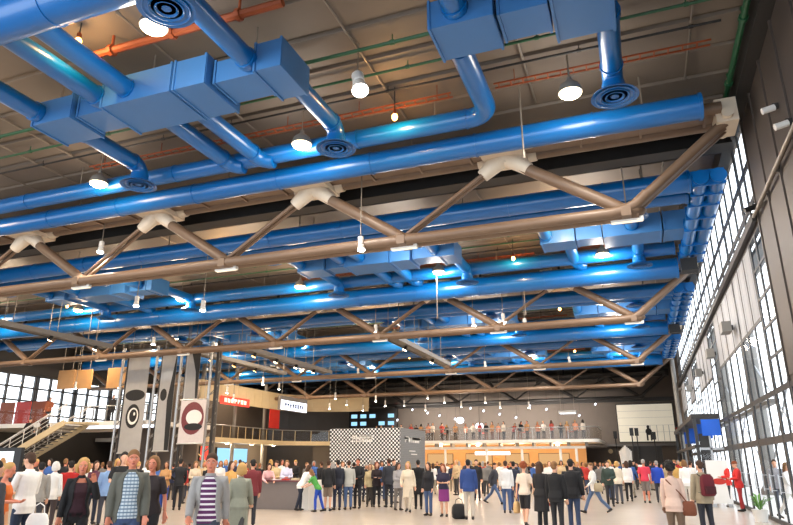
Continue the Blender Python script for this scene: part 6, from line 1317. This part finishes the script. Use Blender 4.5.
# facade entrance vestibule with blue banners
t = thing('entrance_vestibule', 'dark framed glass entrance lobby against the bright facade', 'vestibule', (2.7,40,0))
m = MB()
for y in (32.0,38,44,50): part('post', MB().box(2.25,2.38,y-.08,y+.08,0,3.55), M['frame'], t)
part('dark_panel', MB().box(2.4,2.8,32.03,32.08,0,2.9), M['dark'], t)
m = MB().box(2.2,XF-.1,31.9,50.1,3.55,3.75); m.box(2.2,2.4,31.9,50.1,2.3,2.42); part('canopy', m, M['dark'], t)
part('glass_wall', MB().box(2.3,2.32,32.1,50,.06,2.3), M['glass'], t)
part('end_glass', MB().box(2.4,XF-.12,31.98,32.0,.06,2.2), M['glass'], t)
m = MB().box(2.8,2.88,31.95,32.03,0,3.5); m.box(2.4,XF-.1,31.95,32.03,2.2,2.3); part('end_frame', m, M['alu'], t)
for k, y in enumerate((31.8,35.5,40,45)):
    m = MB(); n = 10
    for i in range(n):
        a0, a1 = i/n, (i+1)/n
        m.bar((2.55+.75*a0,y+.05*math.sin(5*a0),3.15),(2.55+.75*a1,y+.05*math.sin(5*a1),3.15),.025,.7)
    solo('hanging_banner', m, M['banner'], 'blue cloth banner over the facade entrance, %s from the front' % ['first','second','third','fourth'][k], 'banner', 'blue banners over the entrance')
m = MB().tube([(2.95,55,0),(2.95,55,9.6)], .17, 14); m.tube([(2.95,55,7.2),(3.4,55,7.2)], .1, 10)
solo('steel_post', m, M['grey'], 'tall grey round steel post at the far end of the facade', 'post')
for k, y in enumerate((24.2,30.0,36.4,44)):
    t = thing('wall_heater', 'grey box unit high on the facade glazing, %s from the front' % ['first','second','third','fourth'][k], 'heater', (3.2,y,6.0), 'grey box units on the facade')
    part('case', MB().box(3.0,3.3,y-.35,y+.35,5.95,6.3), M['grey'], t); part('bracket', MB().box(3.3,XF-.071,y-.1,y+.1,6.05,6.2), M['dark'], t)
# sign stands and planter near the entrance
t = thing('sign_board', 'white standing sign board with a red printed mark by the facade doors', 'sign', (2.75,29.2,0))
part('board', MB().box(2.3,3.1,29.2,29.26,.12,1.75), M['white'], t)
m = MB(); disc(m,2.7,.95,.26,.12,29.19); part('red_mark', m, M['red'], t)
m = MB().box(2.35,2.5,29.0,29.45,0,.12); m.box(2.9,3.05,29.0,29.45,0,.12); part('foot', m, M['alu'], t)
t = thing('potted_plant', 'small green potted plant at the foot of the facade', 'plant', (3.05,22.4,0))
part('pot', MB().lathe([(.16,0),(.22,.32),(.24,.34),(.2,.34),(.19,.3)], (3.05,22.4,0), 16), M['white'], t)
m = MB(); rr = random.Random(5)
for k in range(26):
    a = rr.random()*6.28; l = .25+.25*rr.random(); tx = .5+.5*rr.random()
    b = V((3.05,22.4,.3)); c = b+V((math.cos(a)*l*.4,math.sin(a)*l*.4,l*tx)); d = c+V((math.cos(a)*l*.5,math.sin(a)*l*.5,l*.15)); s = V((-math.sin(a),math.cos(a),0))*.035
    m._add([b,c-s,d,c+s,b+V((0,0,.004)),c-s+V((0,0,.004)),d+V((0,0,.004)),c+s+V((0,0,.004))],[(0,1,2,3),(7,6,5,4),(0,4,5,1),(1,5,6,2),(2,6,7,3),(3,7,4,0)])
part('leaves', m, mat('leaf_green',(84,128,52),.6,noise=.2), t)
t = thing('notice_screen', 'black framed screen with a portrait behind the people at far left', 'screen', (-16.4,13,0))
part('frame', MB().box(-17.0,-15.7,13.0,13.1,1.2,2.05), M['black'], t); part('lit_face', MB().box(-16.75,-15.95,12.985,12.999,1.3,1.95), mat('pale_screen_face',(214,222,224),.4,emit=(220,230,232),estr=.6), t)
m = MB(); disc(m,-16.3,1.62,.13,.17,12.978); m.box(-16.5,-16.1,12.978,12.984,1.3,1.46); part('portrait', m, mat('portrait_print',(170,120,66),.6), t)
m = MB().box(-16.5,-16.2,13.02,13.08,0,1.2); m.box(-16.8,-15.9,12.8,13.3,0,.04); part('stand', m, M['black'], t)
# tables and umbrellas on the balcony
for k in range(5):
    x = -22+4*k; t = thing('cafe_table', 'small round table behind the guard of the back balcony', 'table', (x,61,zs), 'cafe tables on the back balcony')
    part('table_top', MB().lathe([(.42,.72),(.42,.75)], (x,61,zs), 18), M['red'], t); part('leg', MB().lathe([(.22,0),(.22,.02),(.03,.04),(.03,.72)], (x,61,zs), 12), M['dark'], t)
# people outside see a pale block across the square
struct('ground_building', MB().box(60,64,-20,110,-.06,11), mat('pale_stone_front',(206,202,196),.8,noise=.05,nscale=.4))
# ------------------------------------------------------------------ daylight, camera
w = bpy.data.worlds.new('sky'); S.world = w; w.use_nodes = True
bg = w.node_tree.nodes['Background']; bg.inputs[0].default_value = (.86,.93,1,1); bg.inputs[1].default_value = 3.0
cam = bpy.data.cameras.new('camera'); co = bpy.data.objects.new('camera', cam); COL.objects.link(co)
cam.sensor_width = 36; cam.lens = 36*628/793; cam.clip_end = 300; cam.clip_start = .05
co.location = (0,0,1.65); co.rotation_euler = (math.radians(90+17.7),0,math.radians(20.6))
S.camera = co
S.view_settings.view_transform = 'Standard'; S.view_settings.look = 'None'; S.view_settings.gamma = 1; S.view_settings.use_curve_mapping = False
S.view_settings.exposure = 0.45
S.cycles.use_denoising = True; S.cycles.max_bounces = 8; S.cycles.diffuse_bounces = 4; S.cycles.glossy_bounces = 3; S.cycles.transparent_max_bounces = 12
S.cycles.sample_clamp_indirect = 6; S.cycles.use_light_tree = True; S.cycles.caustics_reflective = False; S.cycles.caustics_refractive = False
